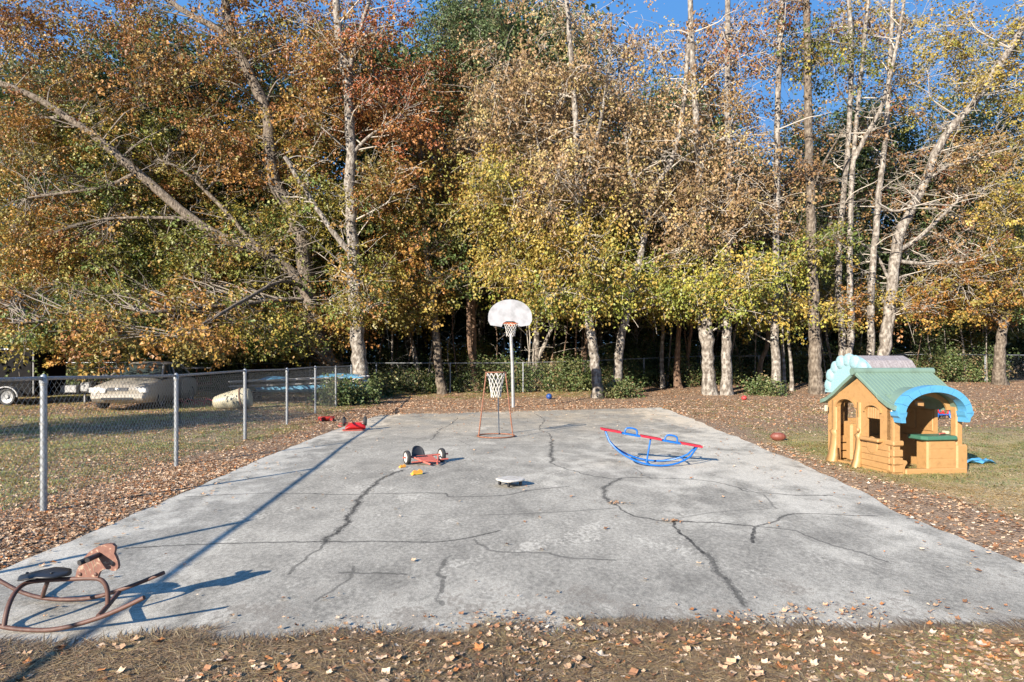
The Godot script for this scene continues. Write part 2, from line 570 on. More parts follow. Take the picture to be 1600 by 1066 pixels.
func make_pad():
	var mb = MB.new()
	var cols = 40
	var rows = 90
	for j in rows + 1:
		for i in cols + 1:
			var s = float(i) / cols
			var x = lerpf(-3.75, 4.3, s)
			var d = lerpf(pad_front(x), pad_back(x), float(j) / rows)
			x = lerpf(pad_edge_left(d), pad_edge_right(d), s)
			mb.vert(Vector3(x, 0.03 + 0.006 * n1.get_noise_2d(x * 12.0, d * 12.0), -d), Vector3.UP, Vector2((x - X0) / (X1 - X0), (d - D0) / (D1 - D0)))
			mb.uv2.append(Vector2(x, d))
	for j in rows:
		for i in cols:
			var k = j * (cols + 1) + i
			mb.face(k, k + 1, k + cols + 1)
			mb.face(k + 1, k + cols + 2, k + cols + 1)
	# the slab's rim
	var rim = []
	for i in cols + 1: rim.append(i)
	for j in rows: rim.append((j + 1) * (cols + 1) + cols)
	for i in cols: rim.append(rows * (cols + 1) + cols - 1 - i)
	for j in rows: rim.append((rows - 1 - j) * (cols + 1))
	for k in rim.size() - 1:
		var p = mb.v[rim[k]]
		var q = mb.v[rim[k + 1]]
		var e = (q - p).normalized()
		var nn = Vector3(-e.z, 0, e.x)
		var u = mb.uv[rim[k]]
		var f = mb.v.size()
		for r in [p, q, q + Vector3(0, -0.12, 0), p + Vector3(0, -0.12, 0)]:
			mb.vert(r, nn, u)
			mb.uv2.append(Vector2(r.x + r.y, -r.z))
		mb.face(f, f + 1, f + 2); mb.face(f, f + 2, f + 3)
	var W = 1536
	var H = 2048
	var ns = []
	for e in [[0.0035, 4, 5], [0.018, 4, 6], [0.13, 3, 7], [0.007, 5, 8]]:
		var fn = FastNoiseLite.new()
		fn.frequency = e[0]; fn.fractal_octaves = e[1]; fn.seed = e[2]
		ns.append(fn.get_image(W, H, false, false, false).get_data())
	var stain = PackedFloat32Array()
	stain.resize(W * H)
	for c in cracks():
		var pts = []
		for k in c.size() - 2:
			var dd = F * EYE / (c[k][1] - HZ)
			pts.append(Vector3((c[k][0] - 800.0) / F * dd, dd, 0))
		var path = curve(pts, 6)
		var wide = c[c.size() - 2]
		for k in path.size() - 1:
			var p = path[k]
			var q = path[k + 1]
			var steps = int(p.distance_to(q) / 0.008) + 1
			for s in steps:
				var t = p.lerp(q, float(s) / steps)
				var jit = n1.get_noise_2d(t.x * 120.0, t.y * 120.0) * 0.05 + n1.get_noise_2d(t.x * 600.0, t.y * 600.0) * 0.012
				var cx = (t.x + jit - X0) / (X1 - X0) * W
				var cy = (t.y + jit * 0.6 - D0) / (D1 - D0) * H
				# dirt spreads out of the wider cracks in a ragged band
				var r = 0.75 + wide * 0.42 * (0.7 + 0.9 * absf(n1.get_noise_2d(t.x * 70.0, t.y * 70.0 + 40.0)))
				if wide > 3.0: r *= 2.2
				var ri = int(ceil(r))
				for oy in range(-ri, ri + 1):
					for ox in range(-ri, ri + 1):
						var px = int(cx) + ox
						var py = int(cy) + oy
						if px < 0 or py < 0 or px >= W or py >= H: continue
						var g = 1.0 - sqrt(float(ox * ox + oy * oy)) / (r + 0.5)
						if g <= 0.0: continue
						var val = c[c.size() - 1]
						if g < 0.62 and r > 1.8:
							val *= 0.75 if n1.get_noise_2d(px * 9.0, py * 9.0) + 0.45 * g > 0.16 else 0.12
						var at = py * W + px
						if val > stain[at]: stain[at] = val
	var data = PackedByteArray()
	data.resize(W * H * 3)
	var na = ns[0]; var nb = ns[1]; var nc = ns[2]; var nd = ns[3]
	for y in H:
		var d = D0 + (D1 - D0) * (y + 0.5) / H
		var back = smoothstep(11.0, 18.0, d)
		for x in W:
			var i = y * W + x
			var wx = X0 + (X1 - X0) * (x + 0.5) / W
			var a = na[i] / 255.0 - 0.5
			var b = nb[i] / 255.0 - 0.5
			var f = nc[i] / 255.0 - 0.5
			var e = nd[i] / 255.0 - 0.5
			var k = 0.415 + 0.20 * a + 0.20 * b + 0.30 * f
			# bleached sand lies along the rim and on the right-hand side of the pad
			var rim_d = minf(d - 3.5, minf(wx + 3.75, 4.35 - wx))
			var sand = clampf(0.95 - rim_d * 1.3 + 2.2 * b + 1.6 * a, 0.0, 1.0) * 0.85
			var bleach = clampf((wx - 1.3) * 0.35 + (1.0 - absf(d - 9.5) * 0.25) * 0.8 + 2.4 * e + 1.3 * b - 0.45, 0.0, 1.0) * 0.75
			var spots = clampf((e - 0.17) * 8.0 + 2.0 * f, 0.0, 1.0) * 0.6
			k = lerpf(k, 0.72 + 0.2 * f, maxf(sand, maxf(bleach, spots)))
			# dark damp stains and, at the rims, trodden soil
			var damp = clampf((-e - 0.12) * 5.0 + b, 0.0, 1.0) * 0.32
			k *= 1.0 - damp
			var r_ = k * 1.0
			var g_ = k * 0.94
			var b_ = k * 0.82
			var tan_ = back * clampf(0.6 + 2.0 * a + b, 0.0, 1.0)
			r_ *= 1.0 + 0.10 * tan_; b_ *= 1.0 - 0.12 * tan_
			var soil = clampf(0.75 - (d - pf(wx)) * 1.7 + 4.0 * b + 2.6 * f + 2.5 * e, 0.0, 1.0) if d < 4.7 else 0.0
			var soil2 = clampf(0.5 - (4.35 - wx) * 1.6 + 3.2 * b + 1.6 * f, 0.0, 1.0) * 0.8 if wx > 3.3 and d < 12.0 else 0.0
			soil = maxf(soil if wx > -1.9 else soil * 0.45, soil2) * 0.6
			r_ = lerpf(r_, 0.14, soil); g_ = lerpf(g_, 0.115, soil); b_ = lerpf(b_, 0.092, soil)
			var s = clampf(stain[i] * (0.95 + 1.2 * f), 0.0, 1.0)
			if s > 0.0:
				r_ = lerpf(r_, 0.045, s); g_ = lerpf(g_, 0.043, s); b_ = lerpf(b_, 0.040, s)
			data[i * 3] = int(255.0 * pow(clampf(r_, 0.0, 1.0), 0.4545))
			data[i * 3 + 1] = int(255.0 * pow(clampf(g_, 0.0, 1.0), 0.4545))
			data[i * 3 + 2] = int(255.0 * pow(clampf(b_, 0.0, 1.0), 0.4545))
	var im = Image.create_from_data(W, H, false, Image.FORMAT_RGB8, data)
	var m = mat("concrete", Color(1, 1, 1), 0.9, 0.0, 0.35)
	m.albedo_texture = ImageTexture.create_from_image(im)
	m.texture_repeat = true
	m.detail_enabled = true
	m.detail_uv_layer = BaseMaterial3D.DETAIL_UV_2
	m.detail_blend_mode = BaseMaterial3D.BLEND_MODE_MUL
	m.detail_albedo = grit()
	m.uv2_scale = Vector3(0.53, 0.53, 0.53)
	var o = put(mb, "concrete_pad", m)
	tag(o, "cracked and stained grey concrete pad carrying the toys", "pavement", "", "structure")
func grit():
	var im = Image.create(512, 512, false, Image.FORMAT_RGB8)
	for y in 512:
		for x in 512:
			var v = 1.0 - 0.34 * pow(rng.randf(), 1.5)
			if rng.randf() < 0.004: v *= 0.6
			im.set_pixel(x, y, Color(v, v, v * 0.99))
	return ImageTexture.create_from_image(im)
var front_cache = {}
func pf(x):
	var k = int(x * 40.0)
	if not front_cache.has(k):
		front_cache[k] = pad_front(x)
	return front_cache[k]

# ---- litter and grass
func leaf_mesh():
	var mb = MB.new()
	# a curled dry leaf: five lobes folded along the midrib
	var rim = [Vector3(-0.5, 0.10, 0), Vector3(-0.25, 0.02, 0.30), Vector3(0.08, 0.14, 0.46), Vector3(0.22, 0.05, 0.20), Vector3(0.55, 0.20, 0.0), Vector3(0.20, 0.03, -0.22), Vector3(0.06, 0.22, -0.44), Vector3(-0.28, 0.04, -0.28)]
	var ce = Vector3(-0.02, 0.0, 0)
	for k in rim.size():
		var a = rim[k]
		var b = rim[(k + 1) % rim.size()]
		var nn = (b - ce).cross(a - ce).normalized()
		if nn.y < 0: nn = -nn
		mb.tri(ce, a, b, nn)
	return mb.mesh()
func tuft_mesh(blades, spread, tall, lean, sd, thick = 0.0032, dim = 0.7):
	var r = RandomNumberGenerator.new()
	r.seed = sd
	var mb = MB.new()
	for k in blades:
		var g = r.randf() * TAU
		var d = Vector3(cos(g), 0, sin(g))
		var p = d * r.randf() * spread + Vector3(r.randf_range(-1, 1), 0, r.randf_range(-1, 1)) * spread * 0.4
		var h = tall * r.randf_range(0.5, 1.1)
		var out = d * h * lean * r.randf_range(0.3, 1.3)
		var side = Vector3(-d.z, 0, d.x) * thick
		var mid = p + Vector3(0, h * 0.6, 0) + out * 0.4
		var tip = p + Vector3(0, h * r.randf_range(0.6, 1.0), 0) + out
		var nn = (d * 0.3 + Vector3.UP).normalized()
		var v = r.randf_range(dim, 1.3)
		mb.col = Color(v, v, v * r.randf_range(0.8, 1.1))
		mb.quad(p - side, p + side, mid + side, mid - side, nn)
		mb.tri(mid - side, mid + side, tip, nn)
	return mb.mesh()
func on_pad(x, d):
	return d > pad_front(x) and d < pad_back(x) and x > pad_edge_left(d) and x < pad_edge_right(d)
func litter_color():
	var k = rng.randf()
	var c = Color(.42, .275, .17)
	if k < 0.25: c = Color(.24, .125, .07)
	elif k < 0.45: c = Color(.50, .37, .255)
	elif k < 0.55: c = Color(.38, .16, .06)
	elif k < 0.62: c = Color(.52, .42, .32)
	var v = rnd(0.55, 1.15)
	return Color(c.r * v, c.g * v, c.b * v)
func scatter_ground():
	var leaves = PackedFloat32Array()
	var grass = PackedFloat32Array()
	var straw = PackedFloat32Array()
	var thatch = PackedFloat32Array()
	# [x from, x to, d from, d to, leaves a square metre, tufts a square metre]
	for a in [[-5, 5, 2.6, 4.2, 2000, 2700], [-5.6, -3.3, 3.6, 10, 1300, 30], [-14, -5.2, 5.6, 12, 760, 200], [-24, -3.3, 10, 24, 330, 70], [-4, 5, 17.5, 24, 200, 0], [3.2, 5.6, 3.6, 12, 900, 130], [4.6, 16, 4.5, 12, 70, 150], [3.6, 24, 12, 24, 170, 50], [-26, 28, 24, 34, 80, 30]]:
		var area = (a[1] - a[0]) * (a[3] - a[2])
		for k in int(area * a[4]):
			var x = rnd(a[0], a[1])
			var d = rnd(a[2], a[3])
			if absf(x) > 0.80 * d + 1.0: continue
			var q = zone(x, d)
			if rng.randf() > q[0] * q[0] * 1.1: continue
			var y = ground_y(x, d) + (rnd(0.004, 0.03) if d < 3.7 else 0.008)
			if on_pad(x, d):
				var m = d - pad_front(x)
				if rng.randf() > (0.6 if d > pad_back(x) - 0.5 else (0.55 * clampf(0.5 + 2.2 * n2.get_noise_2d(x * 30.0, d * 30.0) - m * 1.6, 0.0, 1.0) if m < 0.6 else 0.02)): continue
				y = 0.042
			var b = Basis.from_euler(Vector3(rnd(-0.4, 0.4), rnd(0, TAU), rnd(-0.4, 0.4))).scaled(Vector3(1, rnd(0.3, 1.3), rnd(0.6, 1.0)) * ((rnd(0.012, 0.03) + 0.05 * pow(rng.randf(), 3.0)) * (0.6 if on_pad(x, d) else 1.0) if d < 4.3 and absf(x) < 3.4 else rnd(0.02, 0.045) + 0.03 * rng.randf() * rng.randf()) * (1.0 + 0.4 * smoothstep(12.0, 26.0, d)))
			push(leaves, b, Vector3(x, y, -d), litter_color())
		for k in int(area * a[5]):
			var x = rnd(a[0], a[1])
			var d = rnd(a[2], a[3])
			if absf(x) > 0.80 * d + 1.0: continue
			var inset = on_pad(x, d)
			if inset and (d > 4.2 or rng.randf() > clampf(0.35 + 2.4 * n2.get_noise_2d(x * 26.0, d * 34.0) - (d - pad_front(x)) * 2.2, 0.0, 0.8)): continue
			var q = zone(x, d)
			var g = rng.randf()
			var s = rnd(0.6, 1.25) * (1.0 + 0.5 * smoothstep(10.0, 20.0, d))
			var b = Basis(Vector3.UP, rnd(0, TAU)).scaled(Vector3(s * 1.3, s * (0.35 if d < 3.8 else (0.36 if x > 0.0 else 0.5)), s * 1.3))
			if inset: b = b.scaled(Vector3(0.55, 0.45, 0.55))
			var o = Vector3(x, 0.03 if inset else ground_y(x, d) - 0.004, -d)
			if g < q[1]:
				var v = rnd(0.7, 1.3)
				push(grass, b, o, Color(.42 * v * rnd(0.75, 1.4), .44 * v, .16 * v))
			elif g < q[1] + q[2]:
				var v = rnd(0.6, 1.2)
				var br = sqrt(rng.randf()) if d < 3.9 else rng.randf() * 0.35
				push(thatch if d < 3.9 else straw, b, o, Color(.80 * v, .63 * v, .36 * v).lerp(Color(.34 * v, .22 * v, .135 * v), minf(1.0, br + (0.12 if d < 3.9 else 0.0))))
	# leaves and crumbs blown onto the pad
	for k in 420:
		var x = rnd(-3.5, 4.2)
		var d = 3.6 + 16.0 * pow(rng.randf(), 0.8)
		if not on_pad(x, d): continue
		push(leaves, Basis.from_euler(Vector3(rnd(-0.4, 0.4), rnd(0, TAU), rnd(-0.4, 0.4))).scaled(Vector3.ONE * rnd(0.012, 0.05)), Vector3(x, 0.043, -d), litter_color())
	for e in [[962, 792, 26, 0.10], [1050, 820, 26, 0.09], [505, 1000, 30, 0.22], [760, 1005, 40, 0.3], [900, 990, 40, 0.3], [1120, 985, 40, 0.35], [1330, 975, 40, 0.4], [1500, 965, 30, 0.4]]:
		var p = F * EYE / (e[1] - HZ)
		for k in e[2]:
			push(leaves, Basis.from_euler(Vector3(rnd(-0.5, 0.5), rnd(0, TAU), rnd(-0.5, 0.5))).scaled(Vector3.ONE * rnd(0.012, 0.04)), Vector3((e[0] - 800.0) / F * p + rng.randfn() * e[3] * 0.5, 0.043, -p - rng.randfn() * e[3] * 0.35), litter_color())
	var lm = leaf_mesh()
	tag(multi("leaf_litter", lm, M.litter, leaves), "brown fallen leaves strewn over the yard round the pad", "fallen leaves", "", "stuff")
	tag(multi("grass", tuft_mesh(16, 0.07, 0.075, 0.6, 5), M.leaf, grass), "short green grass growing between the fallen leaves", "grass", "", "stuff")
	tag(multi("dry_grass", tuft_mesh(18, 0.075, 0.065, 1.2, 6), M.leaf, straw), "dry straw-coloured grass at the edges of the pad", "grass", "", "stuff")
	tag(multi("thatch", tuft_mesh(24, 0.06, 0.075, 1.5, 8, 0.0021, 0.25), M.leaf, thatch), "brown matted dead grass along the pad's near edge", "dead grass", "", "stuff")
	print("litter ", leaves.size() / 16, " grass ", grass.size() / 16, " straw ", straw.size() / 16)
# ---- trees
var PAL = {
	"rust": [[4, Color(0.302, 0.147, 0.038)], [2, Color(0.259, 0.106, 0.033)], [3, Color(0.356, 0.213, 0.052)], [3, Color(0.194, 0.157, 0.037)]],
	"red": [[4, Color(0.303, 0.098, 0.033)], [3, Color(0.349, 0.149, 0.044)], [3, Color(0.225, 0.130, 0.037)]],
	"orange": [[3, Color(0.377, 0.193, 0.044)], [3, Color(0.399, 0.254, 0.052)], [4, Color(0.227, 0.188, 0.041)], [2, Color(0.292, 0.132, 0.037)]],
	"olive": [[4, Color(0.193, 0.202, 0.041)], [3, Color(0.316, 0.262, 0.048)], [3, Color(0.122, 0.164, 0.033)], [2, Color(0.305, 0.180, 0.041)]],
	"green": [[5, Color(.10, .15, .04)], [2, Color(.17, .19, .05)], [1, Color(.32, .20, .06)]],
	"gold": [[4, Color(0.396, 0.305, 0.063)], [3, Color(0.336, 0.218, 0.052)], [3, Color(0.254, 0.240, 0.052)]],
	"tan": [[4, Color(.37, .255, .125)], [4, Color(.29, .185, .09)], [2, Color(.41, .32, .13)], [2, Color(.21, .145, .075)]],
	"lemon": [[3, Color(0.356, 0.327, 0.059)], [3, Color(0.224, 0.251, 0.044)], [3, Color(0.387, 0.283, 0.059)], [2, Color(0.163, 0.196, 0.037)]],
	"brown": [[4, Color(.28, .165, .075)], [3, Color(.35, .225, .09)], [1, Color(.25, .10, .05)]],
	"pine": [[5, Color(.09, .14, .05)], [3, Color(.12, .165, .06)], [2, Color(.18, .185, .075)]],
	"bush": [[4, Color(.095, .14, .045)], [3, Color(.14, .18, .06)], [2, Color(.20, .20, .08)], [1, Color(.28, .20, .10)]]}
func pick(pal):
	var total = 0
	for e in pal: total += e[0]
	var k = rng.randf() * total
	for e in pal:
		k -= e[0]
		if k <= 0: return e[1]
	return pal[0][1]
var SPRAY = {}
func spray_mesh(kind, sd):
	var r = RandomNumberGenerator.new()
	r.seed = sd
	var mb = MB.new()
	var count = {"broad": 26, "hang": 26, "needle": 30, "bush": 24}[kind]
	for k in count:
		var t = r.randf()
		var side = r.randf_range(-1, 1)
		var p = Vector3(t * 0.75 - 0.15, 0.05 * sin(t * 5.0) - 0.10 * t * t, side * 0.28 * (1.1 - t * 0.6)) + Vector3(0, r.randf_range(-0.12, 0.12), 0)
		if kind == "hang": p = Vector3(r.randfn() * 0.16, 0.1 - 0.75 * t, r.randfn() * 0.16)
		if kind == "bush": p = Vector3(r.randfn() * 0.16, r.randfn() * 0.15, r.randfn() * 0.16)
		if kind == "needle": p = Vector3(r.randfn() * 0.3, r.randfn() * 0.2, r.randfn() * 0.3)
		var dir = Vector3(r.randf_range(-0.4, 1.0), r.randf_range(-0.9, 0.35), side + r.randf_range(-0.5, 0.5))
		if kind == "hang": dir = Vector3(r.randfn(), -1.1, r.randfn())
		if kind == "needle": dir = Vector3(r.randfn(), r.randfn() * 0.6, r.randfn())
		dir = dir.normalized()
		var w = dir.cross(Vector3(r.randfn(), r.randfn() + 1.4, r.randfn())).normalized()
		var up = w.cross(dir).normalized()
		if up.y < 0: up = -up
		var L = r.randf_range(0.07, 0.125)
		var wd = L * r.randf_range(0.34, 0.50)
		if kind == "needle": L *= 1.35; wd = L * 0.26
		var v = r.randf_range(0.72, 1.25)
		mb.col = Color(v, v * r.randf_range(0.9, 1.1), v)
		var tip = p + dir * L
		var a = p + dir * L * 0.42 + w * wd + up * wd * 0.4
		var b = p + dir * L * 0.42 - w * wd + up * wd * 0.4
		mb.tri(p, a, tip, (a - p).cross(tip - p).normalized() * signf((a - p).cross(tip - p).dot(up)))
		mb.tri(p, tip, b, (tip - p).cross(b - p).normalized() * signf((tip - p).cross(b - p).dot(up)))
	return mb.mesh()
func spray(kind):
	if not SPRAY.has(kind): SPRAY[kind] = spray_mesh(kind, 77 + SPRAY.size())
	return SPRAY[kind]
func add_sprays(buf, at, count, spread, pal, origin, scale = 1.0, flat = 0.7):
	var main = pick(pal)
	for k in count:
		var o = at + Vector3(rng.randfn() * spread, rng.randfn() * spread * flat, rng.randfn() * spread)
		var c = main if rng.randf() < 0.5 else pick(pal)
		var v = rnd(0.75, 1.2)
		var b = Basis.from_euler(Vector3(rnd(-0.6, 0.6), rnd(0, TAU), rnd(-0.7, 0.4))).scaled(Vector3.ONE * scale * rnd(0.8, 1.3))
		push(buf, b, o - origin, Color(c.r * v, c.g * v, c.b * v))
func bent(a, b, sag, jit, n = 5):
	var mid = a.lerp(b, 0.45) + Vector3(rng.randfn() * jit, sag, rng.randfn() * jit)
	var q = a.lerp(b, 0.75) + Vector3(rng.randfn() * jit * 0.6, sag * 0.8, rng.randfn() * jit * 0.6)
	return curve([a, mid, q, b], maxi(2, n / 2))
func taper(n, r0, r1):
	var out = []
	for k in n: out.append(lerpf(r0, r1, float(k) / (n - 1)))
	return out
# stems: [[u, v] ..., width in photo pixels at its foot, at its end]; blobs: [u, v, half width, half height, clumps, palette, sprays in a clump]
func tree(called, label, group, foot, stems, blobs, bark = "pale_bark", kind = "broad", deep = 2.6, leaf_scale = 1.0, bare = 3):
	var base = G(foot[0], foot[1])
	var d = -base.z
	var t = thing(called, label, "tree", base, 0.0, group)
	var joints = []
	for si in stems.size():
		var s = stems[si]
		var ctrl = []
		var m = s.size() - 2
		var wander = 0.0
		var lean = rnd(-0.6, 0.6)
		var root = null
		if si > 0:
			var near = 1e9
			for j in joints:
				var pd = -j[0].z
				var pu = Vector2(j[0].x / pd * F + 800.0, HZ + (EYE - j[0].y) / pd * F)
				var e = pu.distance_to(Vector2(s[0][0], s[0][1]))
				if e < near:
					near = e; root = j[0]
		for k in m:
			if k > 0: wander += rng.randfn() * 0.12 + lean * 0.25
			ctrl.append(P(s[k][0], s[k][1], (d if root == null else -root.z) - wander - (s[k][2] if s[k].size() > 2 else 0.0)))
		if si == 0:
			ctrl[0] = base + Vector3(0, -0.12, 0)
		else:
			ctrl[0] = root
		var path = curve(ctrl, 6)
		var r0 = s[m] * 0.5 / F * d
		var r1 = s[m + 1] * 0.5 / F * d
		var rad = taper(path.size(), r0, r1)
		for k in path.size():
			var h = path[k].y - base.y
			if si == 0: rad[k] *= 1.0 + 0.38 * exp(-maxf(h, 0.0) * 3.0)
			rad[k] *= 1.0 + 0.025 * rng.randfn()
			path[k] += Vector3(rng.randfn(), 0, rng.randfn()) * rad[k] * 0.10
			joints.append([path[k], rad[k]])
			path[k] -= base
		var mb = MB.new()
		mb.tube(path, rad, 10)
		put(mb, "trunk" if si == 0 else "limb", M[bark], t)
	var buf = PackedFloat32Array()
	var tw = MB.new()
	# bare side branches up the stems, forking into twigs
	for j in joints.duplicate():
		if j[0].y - base.y < 4.0 or rng.randf() > 0.34: continue
		var g = rng.randf() * TAU
		var L = rnd(0.8, 2.4)
		var end = j[0] + Vector3(cos(g) * L, L * rnd(-0.1, 0.8), sin(g) * L)
		var br = bent(j[0] - base, end - base, 0.04, 0.14, 6)
		tw.tube(br, taper(br.size(), minf(0.032, j[1] * 0.45), 0.008), 5, false)
		for z in 5:
			var from = br[rng.randi_range(2, br.size() - 1)]
			tw.tube(bent(from, from + Vector3(rng.randfn() * 0.5, rnd(-0.4, 0.6), rng.randfn() * 0.5), 0.02, 0.08, 4), 0.008, 3, false)
	for bl in blobs:
		for k in int(bl[4] * 1.3):
			var q = Vector3(rng.randfn(), rng.randfn(), rng.randfn()).normalized() * pow(rng.randf(), 0.4)
			var c = P(bl[0] + q.x * bl[2] * 1.1, minf(bl[1] + q.y * bl[3] * 1.1, 548.0 - 14.0 * rng.randf() if deep > 2.8 else (470.0 if kind == "hang" else 494.0) - 22.0 * rng.randf()), d + q.z * deep - (bl[7] if bl.size() > 7 else (-1.2 if deep > 2.8 else (-1.4 if foot[0] > 1180 else (-0.7 if kind == "hang" else -1.0)))))
			if c.y < base.y + 1.2: c.y = base.y + 1.2 + rng.randf() * 0.8
			var best = joints[0]
			var cost = 1e9
			for j in joints:
				var e = j[0].distance_to(c) + 1.6 * maxf(0.0, j[0].y - c.y + 0.3) + rnd(0.0, 1.6)
				if e < cost:
					cost = e; best = j
			var r0 = minf(best[1] * 0.45, 0.012 + 0.010 * best[0].distance_to(c))
			var path = bent(best[0] - base, c - base, 0.03 * best[0].distance_to(c), 0.06 + 0.06 * best[0].distance_to(c), 6)
			tw.tube(path, taper(path.size(), r0, 0.008), 5, false)
			if joints.size() < 400: joints.append([path[path.size() / 2] + base, r0 * 0.7])
			for z in bare + 2:
				var from = path[rng.randi_range(path.size() / 3, path.size() - 1)]
				var to = c - base + Vector3(rng.randfn() * 0.55, rng.randfn() * 0.5 - (0.35 if kind == "hang" else -0.05), rng.randfn() * 0.55)
				tw.tube(bent(from, to, 0.03, 0.12, 4), 0.008, 3, false)
			add_sprays(buf, c, int(bl[6] * 0.50 + rng.randf()), 0.50, PAL[bl[5]], base, leaf_scale)
	put(tw, "twigs", M.pale_twig if bark == "pale_bark" else M.twig, t).set_meta("kind", "stuff")
	if buf.size(): multi("crown", spray(kind), M.leaf, buf, t).set_meta("kind", "stuff")
	return t

func make_trees():
	var g = "trees standing in front of the back fence"
	tree("tree", "leaning broad tree whose long dark limbs sprawl low over the parked car", g, [546, 618],
		[[[546, 618], [522, 580], [500, 540], [480, 450], [466, 351], [428, 280], [418, 182], [385, 105], [365, 60], [351, -10], [340, -120], 30, 10],
		[[385, 105], [345, 50], [300, 25], [256, -5], [210, -40], 12, 6],
		[[484, 470], [450, 420], [405, 394], [317, 354], [215, 270], [150, 215], [115, 190], [50, 150], [-30, 120], 17, 9],
		[[466, 351], [415, 391], [340, 317], [290, 270], [250, 250], 9, 4], [[300, 345], [230, 340], [160, 342], 7, 3], [[484, 470], [430, 470, 1.2], [330, 480, 3.5], [220, 490, 5.2], [120, 500, 6.4], [20, 505, 7.2], 7, 3], [[478, 445], [440, 440, 1.5], [380, 470, 4.0], [310, 510, 6.5], [270, 525, 7.4], 6, 3], [[215, 270], [170, 290], [110, 300], [40, 310], 8, 3]],
		[[60, 20, 70, 50, 12, "rust", 13], [200, 10, 90, 50, 14, "rust", 13], [340, -20, 80, 50, 12, "rust", 13], [430, 50, 110, 80, 26, "rust", 15], [300, 110, 110, 80, 28, "rust", 15], [150, 110, 110, 80, 26, "rust", 15], [30, 60, 60, 60, 10, "rust", 13], [40, 220, 80, 90, 26, "orange", 20], [200, 240, 120, 80, 32, "olive", 18], [330, 240, 110, 80, 32, "rust", 18], [440, 230, 60, 80, 18, "orange", 18], [80, 380, 100, 80, 40, "orange", 22], [220, 390, 110, 80, 44, "olive", 22], [350, 400, 100, 80, 42, "olive", 22], [460, 400, 80, 80, 30, "olive", 20], [110, 480, 110, 46, 28, "olive", 18, 2.0], [250, 495, 100, 42, 32, "orange", 18, 2.0], [380, 500, 100, 32, 30, "olive", 22, 1.0], [480, 515, 70, 50, 26, "orange", 22], [30, 490, 50, 40, 16, "orange", 22, 3.0], [30, 535, 20, 16, 3, "olive", 18, 7.0], [140, 520, 55, 22, 11, "orange", 18, 6.5], [300, 530, 50, 16, 8, "orange", 18, 7.0], [400, 530, 90, 22, 14, "olive", 20, 1.0], [130, 510, 100, 24, 16, "olive", 20, 5.0]],
		"dark_bark", "broad", 3.0, 1.05)
	tree("tree", "thick tall tree with mottled pale bark beside the leaning trunk", g, [568, 624],
		[[[568, 624], [560, 560], [557, 500], [553, 420], [548, 330], [547, 200], [540, 110], [528, 40], [520, -100], 25, 10], [[541, 120], [556, 70], [575, 5], [590, -80], 9, 5], [[555, 440], [545, 395], [517, 358], [472, 290], [445, 245], 11, 6], [[545, 250], [575, 215], [610, 190], 7, 3]],
		[[560, 40, 70, 70, 14, "red", 14], [610, 170, 75, 70, 24, "red", 19], [510, 160, 60, 80, 18, "rust", 16], [600, 280, 60, 50, 15, "rust", 18], [555, 450, 60, 60, 15, "olive", 18], [520, 310, 60, 50, 12, "olive", 16], [480, 60, 50, 60, 10, "rust", 13], [560, 530, 50, 30, 8, "orange", 16]])
	tree("tree", "slim straight grey trunk under an orange and green crown", g, [692, 616],
		[[[692, 616], [684, 560], [677, 470], [668, 400], [660, 300], [655, 180], 14, 6], [[677, 470], [690, 420], [700, 350], 6, 3]],
		[[640, 420, 65, 60, 28, "orange", 20], [690, 395, 50, 60, 22, "green", 20], [640, 500, 60, 42, 20, "gold", 18], [700, 320, 50, 60, 16, "orange", 18], [635, 340, 50, 40, 14, "olive", 18], [670, 230, 50, 60, 14, "rust", 16]], "dark_bark")
	tree("tree", "thin crooked trunk leaning over the fence beneath golden leaves", g, [659, 612],
		[[[659, 612], [650, 570], [642, 530], [628, 500], [612, 470], [600, 420], 9, 4]], [[610, 440, 45, 45, 12, "orange", 18], [590, 500, 40, 40, 8, "gold", 16]], "pale_bark")
	tree("tree", "paired reddish trunks rising together into a dark evergreen top", g, [744, 613],
		[[[744, 613], [739, 540], [738, 480], [740, 430], [737, 300], [745, 150], [750, -40], 12, 6], [[742, 600], [734, 540], [732, 470], [733, 420], [728, 370], 9, 5]],
		[[740, 40, 60, 70, 30, "pine", 24], [755, 140, 60, 60, 26, "pine", 22], [700, 60, 40, 50, 8, "pine", 18], [690, 140, 50, 60, 15, "red", 17], [735, 240, 60, 50, 18, "tan", 16], [715, 335, 50, 40, 10, "gold", 16], [770, 70, 40, 60, 8, "brown", 12]], "red_bark", "broad", 2.2)
	tree("tree", "short forked pale trunk behind the basketball backboard", g, [836, 610],
		[[[836, 610], [837, 560], [838, 510], [832, 450], [825, 380], 13, 6], [[839, 570], [850, 540], [868, 500], [885, 450], 8, 4]], [[830, 420, 60, 45, 16, "gold", 18], [860, 470, 50, 30, 10, "orange", 16], [770, 430, 40, 40, 6, "brown", 12]])
	tree("tree", "grey tree with a dense tan and gold crown behind the blue ball", g, [934, 622],
		[[[934, 622], [929, 560], [925, 530], [915, 450], [905, 350], [900, 200], [890, 60], [880, -80], 17, 6], [[912, 430], [880, 360], [850, 280], [835, 180], 8, 3], [[905, 330], [930, 230], [950, 120], [955, 20], 7, 3]],
		[[820, 190, 80, 90, 36, "tan", 17], [890, 110, 80, 80, 22, "tan", 12], [880, 270, 90, 80, 42, "tan", 18], [785, 290, 65, 70, 30, "gold", 18], [820, 390, 70, 55, 28, "gold", 18], [900, 390, 70, 70, 34, "gold", 18], [900, 480, 70, 40, 24, "lemon", 19], [850, 20, 60, 50, 8, "tan", 8], [790, 110, 50, 50, 9, "tan", 11], [940, 50, 60, 50, 9, "tan", 8]], "pale_bark", "hang", 2.6, 1.0, 4)
